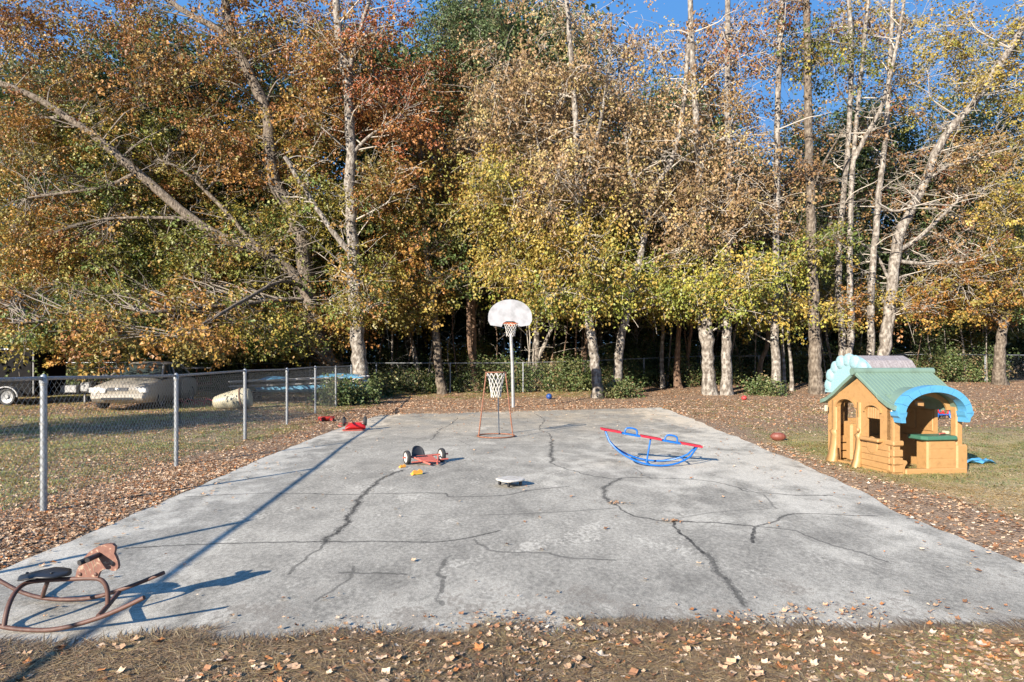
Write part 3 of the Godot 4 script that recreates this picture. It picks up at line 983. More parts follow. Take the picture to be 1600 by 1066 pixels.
	tree("tree", "grey trunk bending aside at its foot with drooping tan twigs", g, [962, 619],
		[[[962, 619], [966, 570], [972, 520], [982, 480], [1000, 400], [1022, 300], [1050, 250], [1070, 150], [1080, -30], 15, 6], [[1010, 350], [985, 270], [975, 180], [965, 90], 7, 3]],
		[[975, 240, 80, 90, 38, "tan", 18], [1040, 340, 75, 80, 36, "tan", 17], [980, 420, 70, 60, 32, "lemon", 19], [1040, 470, 60, 50, 24, "lemon", 19], [955, 320, 60, 60, 24, "gold", 17], [990, 130, 60, 60, 10, "tan", 9], [1040, 60, 50, 60, 8, "tan", 8]], "pale_bark", "hang", 2.6, 1.0, 5)
	tree("tree", "thick pale trunk with a knotted swelling, twin to its neighbour", g, [1109, 617],
		[[[1109, 617], [1107, 560], [1104, 500], [1100, 420], [1095, 300], [1085, 150], [1075, -80], 21, 7], [[1106, 560], [1095, 520], [1092, 470], [1080, 400], 9, 4]],
		[[1085, 200, 70, 90, 24, "tan", 13], [1110, 340, 70, 70, 28, "tan", 17], [1085, 430, 60, 50, 24, "lemon", 18], [1110, 90, 60, 70, 12, "brown", 9], [1120, 505, 60, 38, 16, "lemon", 18]], "pale_bark", "hang", 2.4, 1.0, 6)
	tree("tree", "straight grey trunk standing close against the knotted one", g, [1136, 617],
		[[[1136, 617], [1136, 540], [1136, 450], [1138, 300], [1137, 100], [1137, -80], 17, 7]],
		[[1150, 290, 60, 80, 16, "tan", 13], [1175, 420, 55, 60, 18, "lemon", 17], [1150, 70, 50, 60, 7, "brown", 8], [1160, 160, 50, 50, 8, "brown", 9]], "pale_bark", "hang", 2.2, 1.0, 5)
	tree("tree", "tall straight pale trunk with green sprouts at its foot", g, [1214, 616],
		[[[1214, 616], [1212, 560], [1211, 480], [1214, 300], [1216, 150], [1224, -60], 15, 7]],
		[[1200, 350, 55, 60, 14, "tan", 14], [1200, 490, 55, 45, 15, "lemon", 18], [1230, 50, 60, 70, 12, "brown", 10], [1180, 230, 40, 60, 8, "tan", 10]], "pale_bark", "broad", 2.2, 1.0, 4)
	tree("tree", "thick dark-barked straight trunk towering beside the playhouse roofs", g, [1276, 615],
		[[[1276, 615], [1274, 560], [1271, 480], [1267, 350], [1264, 200], [1258, -60], 21, 10], [[1266, 300], [1290, 250], [1320, 200], 5, 2]],
		[[1250, 250, 55, 70, 12, "brown", 12], [1285, 420, 50, 60, 15, "olive", 17], [1280, 90, 65, 80, 16, "olive", 11], [1260, 520, 40, 35, 9, "gold", 16]], "dark_bark", "broad", 2.2, 1.0, 5)
	tree("tree", "slender twin white stems rising from one foot behind the playhouse", g, [1320, 608],
		[[[1320, 608], [1317, 540], [1310, 430], [1315, 340], [1325, 230], [1330, 100], [1325, -60], 12, 6], [[1324, 595], [1330, 520], [1328, 450], [1330, 300], [1342, 150], [1362, -40], 12, 5], [[1330, 260], [1352, 215], [1378, 165], [1400, 80], [1418, -30], 8, 4]],
		[[1330, 60, 70, 70, 14, "brown", 10], [1310, 480, 45, 45, 10, "orange", 15], [1350, 190, 55, 50, 6, "brown", 7], [1300, 350, 40, 50, 7, "brown", 9]], "pale_bark", "broad", 2.0, 1.0, 8)
	tree("tree", "pale trunk half hidden behind the big leaning one", g, [1362, 606],
		[[[1362, 606], [1360, 540], [1363, 430], [1374, 300], [1385, 200], [1398, -60], 13, 6], [[1372, 330], [1400, 330], [1440, 320], [1500, 322], 5, 2]],
		[[1400, 50, 70, 70, 15, "gold", 10], [1390, 290, 50, 50, 7, "brown", 9], [1370, 500, 40, 40, 8, "gold", 14]], "pale_bark", "broad", 2.0, 1.0, 7)
	tree("tree", "big pale trunk leaning away over the second playhouse with bare limbs", g, [1378, 605],
		[[[1378, 605], [1384, 540], [1393, 450], [1405, 370], [1425, 325], [1445, 285], [1475, 215], [1530, 150], [1600, 40], [1640, -40], 19, 8], [[1400, 395], [1435, 372], [1475, 335], [1500, 310], 8, 3], [[1398, 412], [1440, 412], [1500, 410], [1565, 405], 7, 3], [[1393, 450], [1370, 400], [1335, 375], [1310, 372], 5, 2], [[1392, 440], [1420, 430], [1450, 455], 5, 2], [[1445, 285], [1490, 255], [1550, 240], 6, 2]],
		[[1545, 80, 80, 80, 26, "gold", 15], [1500, 240, 70, 60, 18, "brown", 12], [1570, 300, 60, 60, 18, "gold", 15], [1480, 380, 70, 55, 14, "brown", 10], [1545, 430, 80, 50, 22, "orange", 15], [1430, 470, 60, 50, 14, "orange", 13], [1460, 110, 70, 80, 17, "gold", 11], [1590, 190, 50, 60, 12, "gold", 14]], "pale_bark", "broad", 2.4, 1.0, 8)
	tree("tree", "short leafy tree with orange tips against the back fence", g, [1561, 601],
		[[[1561, 601], [1562, 560], [1566, 510], [1578, 460], [1592, 380], 18, 8], [[1566, 510], [1540, 490], [1510, 495], 6, 3]],
		[[1555, 490, 60, 35, 16, "orange", 16], [1590, 410, 50, 60, 16, "olive", 18], [1515, 500, 40, 30, 9, "orange", 14], [1590, 520, 30, 30, 8, "green", 18]], "dark_bark")
	# slighter stems
	for e in [[[914, 607], [913, 570], [917, 510], [910, 430], 10, 5, "red_bark", "slight ruddy trunk leaning beside the grey gold-crowned tree"], [[1036, 606], [1034, 560], [1036, 500], [1030, 400], 8, 4, "pale_bark", "slight pale trunk nearest the bending grey one"], [[1060, 607], [1058, 570], [1060, 530], [1064, 440], 12, 5, "red_bark", "brown trunk leaning between the slight pale stem and knotted tree"], [[1075, 604], [1074, 570], [1078, 530], [1085, 470], 8, 4, "red_bark", "thin brown stem crowding the knotted tree"], [[1190, 604], [1188, 570], [1200, 530], [1190, 470], 9, 4, "dark_bark", "dark crooked stem behind the tall straight pale trunk"], [[1226, 612], [1224, 560], [1222, 510], [1226, 400], 6, 3, "pale_bark", "thin pale stem touching the tall straight pale trunk"], [[1238, 611], [1236, 570], [1232, 520], [1236, 430], 6, 3, "pale_bark", "thin pale stem between the tall pale and thick dark trunks"]]:
		tree("young_tree", e[7], "slighter trees along the back fence", e[0], [[e[0], e[1], e[2], e[3], e[4], e[5]]], [[e[3][0], e[3][1], 35, 40, 7, "olive", 12]], e[6], "broad", 1.4)

func make_shade_tree():
	# stands outside the frame: its shade lies on the yard before the barrel
	var o = on(-14.8, 8.4)
	var t = thing("tree", "small spreading tree in the side yard beyond the fence", "tree", o)
	var mb = MB.new()
	var path = curve([Vector3(0, -0.1, 0), Vector3(0.1, 1.2, 0), Vector3(-0.1, 2.6, 0.1), Vector3(0.1, 4.6, 0)], 4)
	mb.tube(path, taper(path.size(), 0.14, 0.05), 8)
	put(mb, "trunk", M.dark_bark, t)
	var buf = PackedFloat32Array()
	var tw = MB.new()
	for k in 60:
		var q = Vector3(rng.randfn(), rng.randfn() * 0.6, rng.randfn()).normalized() * pow(rng.randf(), 0.4)
		var c = Vector3(q.x * 2.2, 4.4 + q.y * 1.3, q.z * 2.2)
		var br = bent(Vector3(0, rnd(2.2, 3.6), 0), c, 0.1, 0.15, 4)
		tw.tube(br, taper(br.size(), 0.03, 0.008), 5, false)
		add_sprays(buf, c, 9, 0.42, PAL.olive, Vector3.ZERO)
	put(tw, "twigs", M.twig, t).set_meta("kind", "stuff")
	multi("crown", spray("broad"), M.leaf, buf, t).set_meta("kind", "stuff")

func make_woods():
	# the wood behind the fence: a first row that can be told apart, then the mass behind it
	var protos = []
	for k in 3:
		var buf = PackedFloat32Array()
		var tw = MB.new()
		var h = [15.0, 12.5, 17.0][k]
		for c in 84:
			var y = lerpf(3.6, h, pow(rng.randf(), 0.9))
			var r = 2.7 * sqrt(clampf(1.15 - absf(y / h - 0.45) * 1.5, 0.12, 1.0)) * sqrt(rng.randf())
			var g = rng.randf() * TAU
			var p = Vector3(cos(g) * r, y, sin(g) * r)
			var br = bent(Vector3(0, maxf(1.5, y - r * 0.7 - 0.4), 0), p, 0.1, 0.15, 4)
			tw.tube(br, taper(br.size(), 0.04, 0.01), 4, false)
			add_sprays(buf, p, 11, 0.5, PAL.pine, Vector3.ZERO, 1.5)
		var tr = MB.new()
		var path = curve([Vector3(0, -0.2, 0), Vector3(rnd(-.2, .2), 3, rnd(-.2, .2)), Vector3(rnd(-.4, .4), 7, 0), Vector3(0, h - 1, 0)], 4)
		tr.tube(path, taper(path.size(), 0.17, 0.03), 8)
		protos.append([buf, tw.mesh(), tr.mesh(), spray("needle")])
	var spots = []
	var x = -27.0
	while x < 28.0:
		spots.append([x + rnd(-0.7, 0.7), 35.5 + rnd(-1.5, 1.8)])
		x += 3.1
	var k = 0
	for s in spots:
		var t = thing("evergreen_tree", "dark evergreen tree standing in the wood behind the back fence", "tree", on(s[0], s[1]), rnd(0, TAU), "evergreen trees behind the back fence")
		var pr = protos[k % 3]
		put(pr[2], "trunk", M.dark_bark, t)
		put(pr[1], "twigs", M.twig, t).set_meta("kind", "stuff")
		multi("crown", pr[3], M.leaf, pr[0], t).set_meta("kind", "stuff")
		var sc = (rnd(0.95, 1.3) if s[0] < 6 else rnd(0.78, 1.05)) * (1.0 if absf(s[0] + 3.0) > 4.0 else 1.15)
		t.scale = Vector3(sc, sc, sc)
		k += 1
	var far = Node3D.new()
	far.name = numbered("woods")
	add_child(far)
	tag(far, "dim mass of wood deep behind the evergreen trees", "woods", "", "stuff")
	var buf = PackedFloat32Array()
	var st = MB.new()
	for d in [41.0, 46.0, 52.0, 59.0]:
		x = -0.95 * d
		while x < 0.95 * d:
			var o = on(x + rnd(-1, 1), d + rnd(-2, 2))
			var h = rnd(9.0, 12.5) * (1.0 if x < 10 else 0.85)
			st.tube([o + Vector3(0, -0.3, 0), o + Vector3(rnd(-.4, .4), 4, 0), o + Vector3(rnd(-.6, .6), h - 1, 0)], [0.2, 0.15, 0.04], 6)
			for c in 25:
				var y = lerpf(0.4 if d > 50.0 else 3.2, h, rng.randf())
				var g = rng.randf() * TAU
				var r = 2.6 * sqrt(rng.randf()) * clampf(1.25 - absf(y / h - 0.4) * 1.2, 0.3, 1.0)
				add_sprays(buf, o + Vector3(cos(g) * r, y, sin(g) * r), 7, 0.6, PAL.pine, Vector3.ZERO, 2.3)
			x += 3.4
	put(st, "trunks", M.dark_bark, far).set_meta("kind", "stuff")
	multi("foliage", spray("needle"), M.leaf, buf, far).set_meta("kind", "stuff")
	# saplings crowd the dark under the crowns
	for e in 84:
		var sx = -20.0 + 44.0 * (e + rng.randf()) / 84.0
		var fore = e % 3 == 0 and sx > -8.0
		var o = on(sx, (rnd(29.9, 31.2) if fore else rnd(30.6, 35.0)) + 0.05 * maxf(0.0, sx))
		var t = thing("sapling", "bare thin sapling stem in the dark wood behind the fence", "sapling", o, 0.0, "saplings behind the back fence")
		var mb = MB.new()
		var h = rnd(5.0, 8.0) if fore else rnd(3.0, 6.5)
		var top = Vector3(rnd(-1.0, 1.0), h, rnd(-0.5, 0.5))
		var path = bent(Vector3(0, -0.1, 0), top, 0.0, 0.18, 8)
		var r = rnd(0.018, 0.06) * (1.5 if rng.randf() < 0.15 else 1.0)
		mb.tube(path, taper(path.size(), r, 0.012), 6)
		put(mb, "trunk", M.pale_bark if rng.randf() < 0.55 else M.red_bark, t)
		var tw = MB.new()
		for z in 9:
			var from = path[rng.randi_range(2, path.size() - 1)]
			tw.tube(bent(from, from + Vector3(rng.randfn() * 0.7, rnd(-0.2, 0.9), rng.randfn() * 0.5), 0.1, 0.1, 4), 0.009, 3, false)
		put(tw, "twigs", M.pale_twig, t).set_meta("kind", "stuff")
func bush(label, at, wide, tall, count, pal, scale = 1.0, group = "green shrubs along the back fence"):
	var t = thing("shrub", label, "shrub", at, 0.0, group)
	var buf = PackedFloat32Array()
	var tw = MB.new()
	var lobes = []
	for k in 5: lobes.append(Vector3(rnd(-0.8, 0.8) * wide, rnd(0.35, 1.0), rnd(-0.5, 0.5) * wide))
	for k in int(count * 0.7):
		var l = lobes[rng.randi() % lobes.size()]
		var g = rng.randf() * TAU
		var r = wide * 0.5 * sqrt(rng.randf())
		var p = Vector3(l.x + cos(g) * r, maxf(0.05, tall * l.y * pow(rng.randf(), 0.7)), l.z + sin(g) * r * 0.7)
		tw.tube(bent(Vector3(p.x * 0.2, -0.05, p.z * 0.2), p, 0.08, 0.06, 4), 0.008, 3, false)
		add_sprays(buf, p, 4, 0.22, PAL[pal], Vector3.ZERO, scale)
	put(tw, "stems", M.twig, t).set_meta("kind", "stuff")
	multi("foliage", spray("bush"), M.leaf, buf, t).set_meta("kind", "stuff")
func make_shrubs():
	bush("low green shrub sprawling at the foot of the leaning tree", G(540, 632), 0.9, 0.75, 90, "bush", 0.9)
	bush("small green shrub beside the mottled tree's foot", G(590, 620), 0.7, 0.8, 45, "bush", 0.9)
	bush("small bright shrub between the bending and brown trunks", G(972, 622), 0.42, 0.6, 40, "bush", 0.8)
	bush("green sprouts at the foot of the tall straight pale trunk", G(1203, 618), 0.5, 0.55, 40, "bush", 0.8)
	for e in [[620, 600, 1.2, 1.5, 80], [655, 604, 1.0, 1.2, 60], [715, 602, 1.0, 1.4, 70], [765, 598, 1.3, 2.3, 110], [800, 598, 1.2, 2.0, 90], [812, 601, 1.0, 1.4, 60], [880, 600, 1.2, 1.7, 90], [905, 600, 1.1, 1.4, 60], [955, 600, 1.3, 1.3, 60], [1010, 600, 1.3, 1.3, 60], [1085, 600, 1.2, 1.5, 70], [1160, 600, 1.3, 1.8, 90], [1250, 596, 1.5, 2.4, 110], [1300, 596, 1.5, 2.0, 90], [1345, 594, 1.6, 2.2, 110], [1400, 594, 1.6, 2.4, 110], [1450, 592, 1.8, 2.0, 110], [1500, 592, 1.6, 2.2, 100], [1530, 590, 1.6, 1.8, 90], [1590, 590, 1.6, 2.2, 100]]:
		bush("loose green shrub growing through the back fence", on((e[0] - 800.0) / F * 30.6, 30.2 + 0.05 * maxf(0.0, e[0] - 900.0) / 12.0 + rnd(-0.3, 0.5)), e[2] * 0.85, e[3] * 0.8, e[4], "bush", 0.9)
	for k in 22:
		var sx = -13.0 + 37.0 * (k + rng.randf()) / 22.0
		bush("loose olive undergrowth shrub deeper in the wood", on(sx, rnd(32.5, 37.0) + 0.06 * maxf(0.0, sx)), rnd(1.0, 1.8), rnd(1.6, 3.2), 100, "olive" if k % 3 == 0 else "bush", 1.0, "undergrowth shrubs in the wood")
	for e in [[110, 600, 1.6, 3.4, 150], [330, 596, 1.6, 3.0, 120], [420, 594, 1.8, 2.6, 120], [230, 590, 1.8, 3.0, 120], [20, 590, 1.8, 3.4, 120], [500, 592, 1.6, 2.4, 100]]:
		bush("tall green thicket behind the parked vehicles", on((e[0] - 800.0) / F * 31.5, 31.5), e[2], e[3], e[4], "bush", 1.3, "thickets behind the vehicles")
# ---- chain-link fences
func fence(called, label, line, tall, spacing, post_r, wire_r, cell, top_sag = 0.0):
	var t = thing(called, label, "fence", line[0])
	var o = line[0]
	var wires = MB.new()
	for s in line.size() - 1:
		var a = line[s]
		var b = line[s + 1]
		var flat = Vector3(b.x - a.x, 0, b.z - a.z)
		var L = flat.length()
		var dir = flat / L
		var n = maxi(1, int(round(L / spacing)))
		for k in n + (1 if s == line.size() - 2 else 0):
			var p = a + dir * L * k / n
			p.y = ground_y(p.x, -p.z) - 0.15
			var q = Vector3(p.x, p.y + 0.15 + tall, p.z)
			var mb = MB.new()
			mb.lathe([Vector2(post_r, 0), Vector2(post_r, tall + 0.12), Vector2(post_r * 1.25, tall + 0.12), Vector2(post_r * 1.25, tall + 0.17), Vector2(post_r * 0.8, tall + 0.20), Vector2(0, tall + 0.215)], 12, p - o)
			var po = put(mb, "post", M.galvanised, t)
			for h in ([0.35, 0.7, 1.0] if spacing > 3.01 else []):
				var bn = MB.new()
				bn.lathe([Vector2(post_r + 0.004, h * tall), Vector2(post_r + 0.004, h * tall + 0.02)], 12, p - o + Vector3(0, 0.1, 0))
				put(bn, "tie_band", M.old_steel, po)
		var rail = MB.new()
		var pts = []
		for k in n + 1:
			var p = a + dir * L * k / n
			p.y = ground_y(p.x, -p.z) + tall + 0.02
			pts.append(p - o)
		rail.tube(pts, post_r * 0.60, 10)
		put(rail, "top_rail", M.galvanised, t)
		# each wire zigzags from the ground to the rail and hooks its neighbours
		var side = dir.cross(Vector3.UP)
		var m = int(L / (cell * 0.5))
		var rows = int(tall / (cell * 0.5))
		for k in m:
			var pts2 = []
			for r in rows + 2:
				var p = a + dir * (k + (0.0 if (r + k) % 2 == 0 else 1.0)) * cell * 0.5
				p += side * (post_r + (0.003 if r % 2 == 0 else -0.003))
				p.y = ground_y(p.x, -p.z) + 0.02 + r * cell * 0.5
				pts2.append(p - o)
			wire(wires, pts2, wire_r)
	var w = put(wires, "wire_mesh", M.wire, t)
	w.set_meta("kind", "stuff")
	return t
func wire(mb, pts, r):
	var ring = [Vector3(r, 0, 0), Vector3(-r * 0.5, 0, r * 0.87), Vector3(-r * 0.5, 0, -r * 0.87)]
	var first = mb.v.size()
	for p in pts:
		for q in ring:
			mb.vert(p + q, q.normalized())
	for k in pts.size() - 1:
		for s in 3:
			var a = first + k * 3 + s
			var b = first + k * 3 + (s + 1) % 3
			mb.ix.append_array(PackedInt32Array([a, a + 3, b, b, a + 3, b + 3]))
func make_fences():
	# side fence: its posts stand 3.05 m apart along the left of the pad
	var p1 = G(68, 800)
	var p4 = G(450, 664)
	var dir = (p4 - p1).normalized()
	dir.y = 0
	fence("chain_link_fence", "silver chain-link fence with round posts beside the concrete pad", [p1 - dir * 9.15, p1 + dir * 18.3], 1.30, 3.05, 0.031, 0.0019, 0.082)
	# back fence in front of the wood
	fence("chain_link_fence", "long weathered chain-link fence in front of the wood", [on(-24, 30.5), on(-6.0, 29.2), on(0.5, 29.6), on(9, 31.5), on(26, 32.5)], 1.32, 3.0, 0.032, 0.0018, 0.09)
# ---- play things
func csg_wall(called, outline, holes, thick, parent, m, at, b):
	var root = CSGCombiner3D.new()
	root.name = called
	parent.add_child(root, true)
	root.transform = Transform3D(b, at)
	var body = CSGPolygon3D.new()
	body.polygon = PackedVector2Array(outline)
	body.depth = thick
	body.material = m
	body.name = "sheet"
	root.add_child(body)
	for h in holes:
		var c = CSGPolygon3D.new()
		c.polygon = PackedVector2Array(h)
		c.depth = thick * 3.0
		c.position.z = thick
		c.operation = CSGShape3D.OPERATION_SUBTRACTION
		c.material = m
		c.name = "opening"
		root.add_child(c)
	return root
func arched(x0, x1, y0, y1, rise):
	var pts = [Vector2(x0, y0), Vector2(x1, y0)]
	for k in 9:
		var g = PI * k / 8.0
		pts.append(Vector2((x0 + x1) / 2 + cos(g) * (x1 - x0) / 2, y1 - rise + sin(g) * rise))
	return pts
func arch_band(cx, cy, rx, ry, t, n = 20, g0 = 0.0, g1 = PI):
	var pts = []
	for k in n + 1:
		var g = lerpf(g0, g1, float(k) / n)
		pts.append(Vector2(cx + cos(g) * rx, cy + sin(g) * ry))
	for k in n + 1:
		var g = lerpf(g1, g0, float(k) / n)
		pts.append(Vector2(cx + cos(g) * (rx - t), cy + sin(g) * (ry - t)))
	return pts
func make_playhouse():
	var base = G(1395, 742)
	base.y -= 0.02
	var t = thing("playhouse", "tan plastic playhouse with green roof and blue porch arch beside the pad", "playhouse", base, deg_to_rad(7.8))
	var tan_ = M.tan_plastic
	var SB = Basis(Vector3(0, 0, -1), Vector3(0, 1, 0), Vector3(1, 0, 0))  # side walls: s runs back, thickness runs along x
	# gable wall beside the pad: door and window openings
	var wl = csg_wall("gable_wall", [Vector2(0, 0), Vector2(1.39, 0), Vector2(1.39, .92), Vector2(1.15, 1.03), Vector2(.70, 1.27), Vector2(.25, 1.03), Vector2(0, .92)], [arched(.74, 1.16, .05, .97, .13), arched(.24, .53, .45, .90, .09)], .05, t, tan_, Vector3(0.05, 0, 0), SB)
	var mb = MB.new()
	for s in 4:
		mb.box(Vector3(-.004, .10 + s * .085, -.33), Vector3(.018, .074, .56), Basis(), .006)
	put(mb, "siding", tan_, wl_parent(wl, t))
	mb = MB.new()
	mb.prism(arch_band(-0.385, .81, .185, .125, .03), .03, Vector3(-.008, 0, 0), Basis(Vector3(0, 0, 1), Vector3(0, 1, 0), Vector3(-1, 0, 0)), .004)
	put(mb, "window_arch", tan_, t)
	mb = MB.new()
	mb.prism(arch_band(-0.95, .84, .25, .16, .04), .03, Vector3(-.008, 0, 0), Basis(Vector3(0, 0, 1), Vector3(0, 1, 0), Vector3(-1, 0, 0)), .004)
	put(mb, "door_arch", tan_, t)
	for k in 6:  # slats of the half shutter in the window's head
		mb = MB.new()
		mb.box(Vector3(.02, .80, -.265 - k * .047), Vector3(.02, .15, .040), Basis(), .004)
		put(mb, "shutter_slat", tan_, t)
	mb = MB.new()
	mb.box(Vector3(-.03, .44, -.38), Vector3(.10, .05, .40), Basis(), .015)
	put(mb, "window_sill", tan_, t)
	mb = MB.new()
	mb.lathe([Vector2(0, .012), Vector2(.10, .010), Vector2(.12, 0)], 18, Vector3(-.012, .36, -.38), Basis(Vector3(0, 1, 0), Vector3(-1, 0, 0), Vector3(0, 0, 1)))
	put(mb, "basket_relief", tan_, t)
	# flared jambs
	for s in [[-1.22, .13], [-.66, .09]]:
		mb = MB.new()
		var r = []
		for k in 7:
			var y = [0.0, .12, .28, .42, .47, .5, .93][k]
			var o = [.11, .075, .045, .035, .055, .02, .02][k]
			var w = s[1] * [1.25, 1.05, .85, .8, .9, .7, .7][k]
			r.append([Vector3(-o, y, s[0] - w / 2), Vector3(-o, y, s[0] + w / 2), Vector3(.03, y, s[0] + w / 2), Vector3(.03, y, s[0] - w / 2)])
		mb.loft(r, true, true, true)
		put(mb, "jamb", tan_, t)
	mb = MB.new()
	mb.box(Vector3(-.02, .62, -.66), Vector3(.02, .2, .05), Basis(), .01)
	put(mb, "mail_slot", M.tan_plastic, t)
	mb = MB.new()
	mb.sphere(Vector3(-.045, .545, -.63), Vector3(.022, .03, .022), Basis(), 10, 6)
	put(mb, "door_knob", M.tan_plastic, t)
	# back wall and far side wall
	csg_wall("back_wall", [Vector2(0, 0), Vector2(1.08, 0), Vector2(1.08, .93), Vector2(0, .93)], [[Vector2(.22, .60), Vector2(.62, .60), Vector2(.62, .88), Vector2(.22, .88)]], .05, t, tan_, Vector3(.01, 0, -1.34), Basis())
	csg_wall("side_wall", [Vector2(.02, 0), Vector2(1.37, 0), Vector2(1.37, .92), Vector2(.70, 1.25), Vector2(.50, 1.15), Vector2(.50, .40), Vector2(.02, .40)], [[Vector2(.70, .86), Vector2(.88, .86), Vector2(.88, .93), Vector2(.70, .93)]], .05, t, tan_, Vector3(1.085, 0, 0), SB)
	for p in [[.62, .24, .26, .30], [.95, .24, .26, .30], [.62, .62, .26, .30], [.95, .62, .26, .30]]:
		mb = MB.new()
		mb.box(Vector3(1.03, p[1] + .05, -p[0] - .03), Vector3(.02, p[3], p[2]), Basis(), .008)
		put(mb, "door_panel", tan_, t)
	mb = MB.new()
	for k in 3:
		mb.box(Vector3(.48, .10 + k * .12, -1.30), Vector3(.9, .105, .03), Basis(), .008)
	put(mb, "back_siding", tan_, t)
	mb = MB.new()
	mb.box(Vector3(.30, .30, -1.2), Vector3(.2, .56, .14), Basis(), .03)
	put(mb, "inner_bench", tan_, t)
	# front: corner pier, post, sill and counter
	mb = MB.new()
	mb.box(Vector3(.06, .46, -.06), Vector3(.12, .92, .13), Basis(), .02)
	mb.box(Vector3(.065, .43, -.05), Vector3(.16, .07, .17), Basis(), .015)
	for k in 3:
		mb.box(Vector3(.065, .09 + k * .105, -.045), Vector3(.14, .092, .145), Basis(), .01)
	put(mb, "corner_pier", tan_, t)
	mb = MB.new()
	mb.prism([Vector2(.10, 0), Vector2(.155, 0), Vector2(.165, .12), Vector2(.20, .17), Vector2(.19, .20), Vector2(.10, .22)], .05, Vector3(0, 0, -.01), Basis(), .008)
	put(mb, "pier_flare", tan_, t)
	mb = MB.new()
	mb.box(Vector3(.985, .46, -.06), Vector3(.10, .92, .11), Basis(), .016)
	mb.box(Vector3(1.01, .20, -.06), Vector3(.17, .40, .15), Basis(), .02)
	put(mb, "porch_post", tan_, t)
	mb = MB.new()
	mb.box(Vector3(.62, .045, -.02), Vector3(.90, .09, .10), Basis(), .015)
	put(mb, "door_sill", tan_, t)
	mb = MB.new()
	mb.box(Vector3(.715, .26, -.10), Vector3(.43, .42, .21), Basis(), .02)
	put(mb, "counter_box", tan_, t)
	for k in 3:
		mb = MB.new()
		mb.box(Vector3(.715, .15 + k * .125, .0), Vector3(.37, .113, .016), Basis(), .006)
		put(mb, "counter_panel", tan_, t)
	mb = MB.new()
	mb.prism([Vector2(.43, -.03), Vector2(.47, .05), Vector2(.90, .05), Vector2(.95, -.01), Vector2(.95, -.27), Vector2(.43, -.27)], .055, Vector3(0, .49, 0), Basis(Vector3(1, 0, 0), Vector3(0, 0, 1), Vector3(0, -1, 0)), .012)
	put(mb, "counter_top", M.dark_green_plastic, t)
	for k in [[0.06, .03], [.165, .03]]:
		mb = MB.new()
		mb.box(Vector3(k[0] - .07, .84, .012), Vector3(.05, .10, .03), Basis(), .012)
		if k[0] < .1: put(mb, "wall_lantern", M.cream_plastic, t)
	mb = MB.new()
	mb.box(Vector3(-.07, .80, -1.33), Vector3(.05, .10, .05), Basis(), .012)
	put(mb, "wall_lantern", M.cream_plastic, t)
	# roof: flared slopes with ribs, ridge roll, porch vault
	for side in [-1.0, 1.0]:
		mb = MB.new()
		var up = [Vector2(0, 1.37), Vector2(.25, 1.215), Vector2(.48, 1.06), Vector2(.66, .965), Vector2(.80, .925)]
		var cuts = [[up, 1.20, .54]] if side > 0 else [[up.slice(0, 3), 1.20, .54], [up.slice(2, 5), .11, -.005]]
		for c in cuts:
			var poly = []
			var q = c[0]
			for p in q: poly.append(Vector2(.70 + side * p.x, p.y))
			for k in q.size(): poly.append(Vector2(.70 + side * (q[q.size() - 1 - k].x), q[q.size() - 1 - k].y - .055))
			mb.prism(poly, c[1], Vector3(c[2], 0, 0), SB, .008)
		for k in 21:
			var pts = []
			for p in curve((up if side > 0 or k < 2 else up.slice(0, 3)).map(func(e): return Vector3(-.045 + k * .058, e.y + .001, -(.70 + side * e.x))), 3): pts.append(p)
			mb.tube(pts, .007, 5)
		put(mb, "roof_slope", M.green_plastic, t)
	mb = MB.new()
	mb.tube([Vector3(-.09, 1.365, -.70), Vector3(1.17, 1.365, -.70)], .052, 14)
	put(mb, "ridge_roll", M.green_plastic, t)
	mb = MB.new()
	mb.prism(arch_band(.505, .84, .475, .315, .035, 24), .62, Vector3(0, 0, -.26), Basis(), .006)
	put(mb, "porch_vault", M.green_plastic, t)
	mb = MB.new()
	mb.prism(arch_band(.505, .84, .44, .27, .06, 24, .05, PI - .05), .03, Vector3(0, 0, -.12), Basis())
	put(mb, "porch_lintel", tan_, t)
	for k in 9:
		mb = MB.new()
		var g0 = PI * k / 9.0 + .006
		mb.prism(arch_band(.495, .83, .525, .365, .09, 4, g0, g0 + PI / 9.0 - .012), .14, Vector3(0, 0, .10), Basis(), .008)
		put(mb, "arch_segment", M.sky_plastic, t)
	mb = MB.new()
	mb.prism(arch_band(.495, .83, .517, .357, .075, 24), .12, Vector3(0, 0, .10), Basis())
	put(mb, "arch_core", M.sky_plastic, t)
	for x in [.015, .975]:
		mb = MB.new()
		var s = 1.0 if x > .5 else -1.0
		mb.prism([Vector2(x - .07, .85), Vector2(x + .07, .85), Vector2(x + .06 , .80), Vector2(x - s * .01 + .035, .77), Vector2(x - s * .02 + .03, .71), Vector2(x - s * .02 - .03, .71), Vector2(x - s * .01 - .035, .77), Vector2(x - .06, .80)], .14, Vector3(0, 0, .09), Basis(), .008)
		put(mb, "arch_bracket", M.sky_plastic, t)
	# a stick of a toy left on the counter
	var st = thing("toy_mallet", "small pale toy mallet lying on the playhouse counter", "toy", t.transform * Vector3(.84, .525, -.12), .5)
	mb = MB.new()
	mb.tube([Vector3(-.09, .012, 0), Vector3(.05, .012, 0)], .011, 8)
	put(mb, "handle", M.faded_red, st)
	mb = MB.new()
	mb.box(Vector3(.06, .022, 0), Vector3(.045, .045, .09), Basis(), .01)
	put(mb, "head", M.cream_plastic, st)
	# second playhouse behind it
	var b2 = on(6.02, 10.95)
	t = thing("playhouse", "weathered playhouse with grey roof and speckled pale blue gable behind the tan one", "playhouse", b2, deg_to_rad(6))
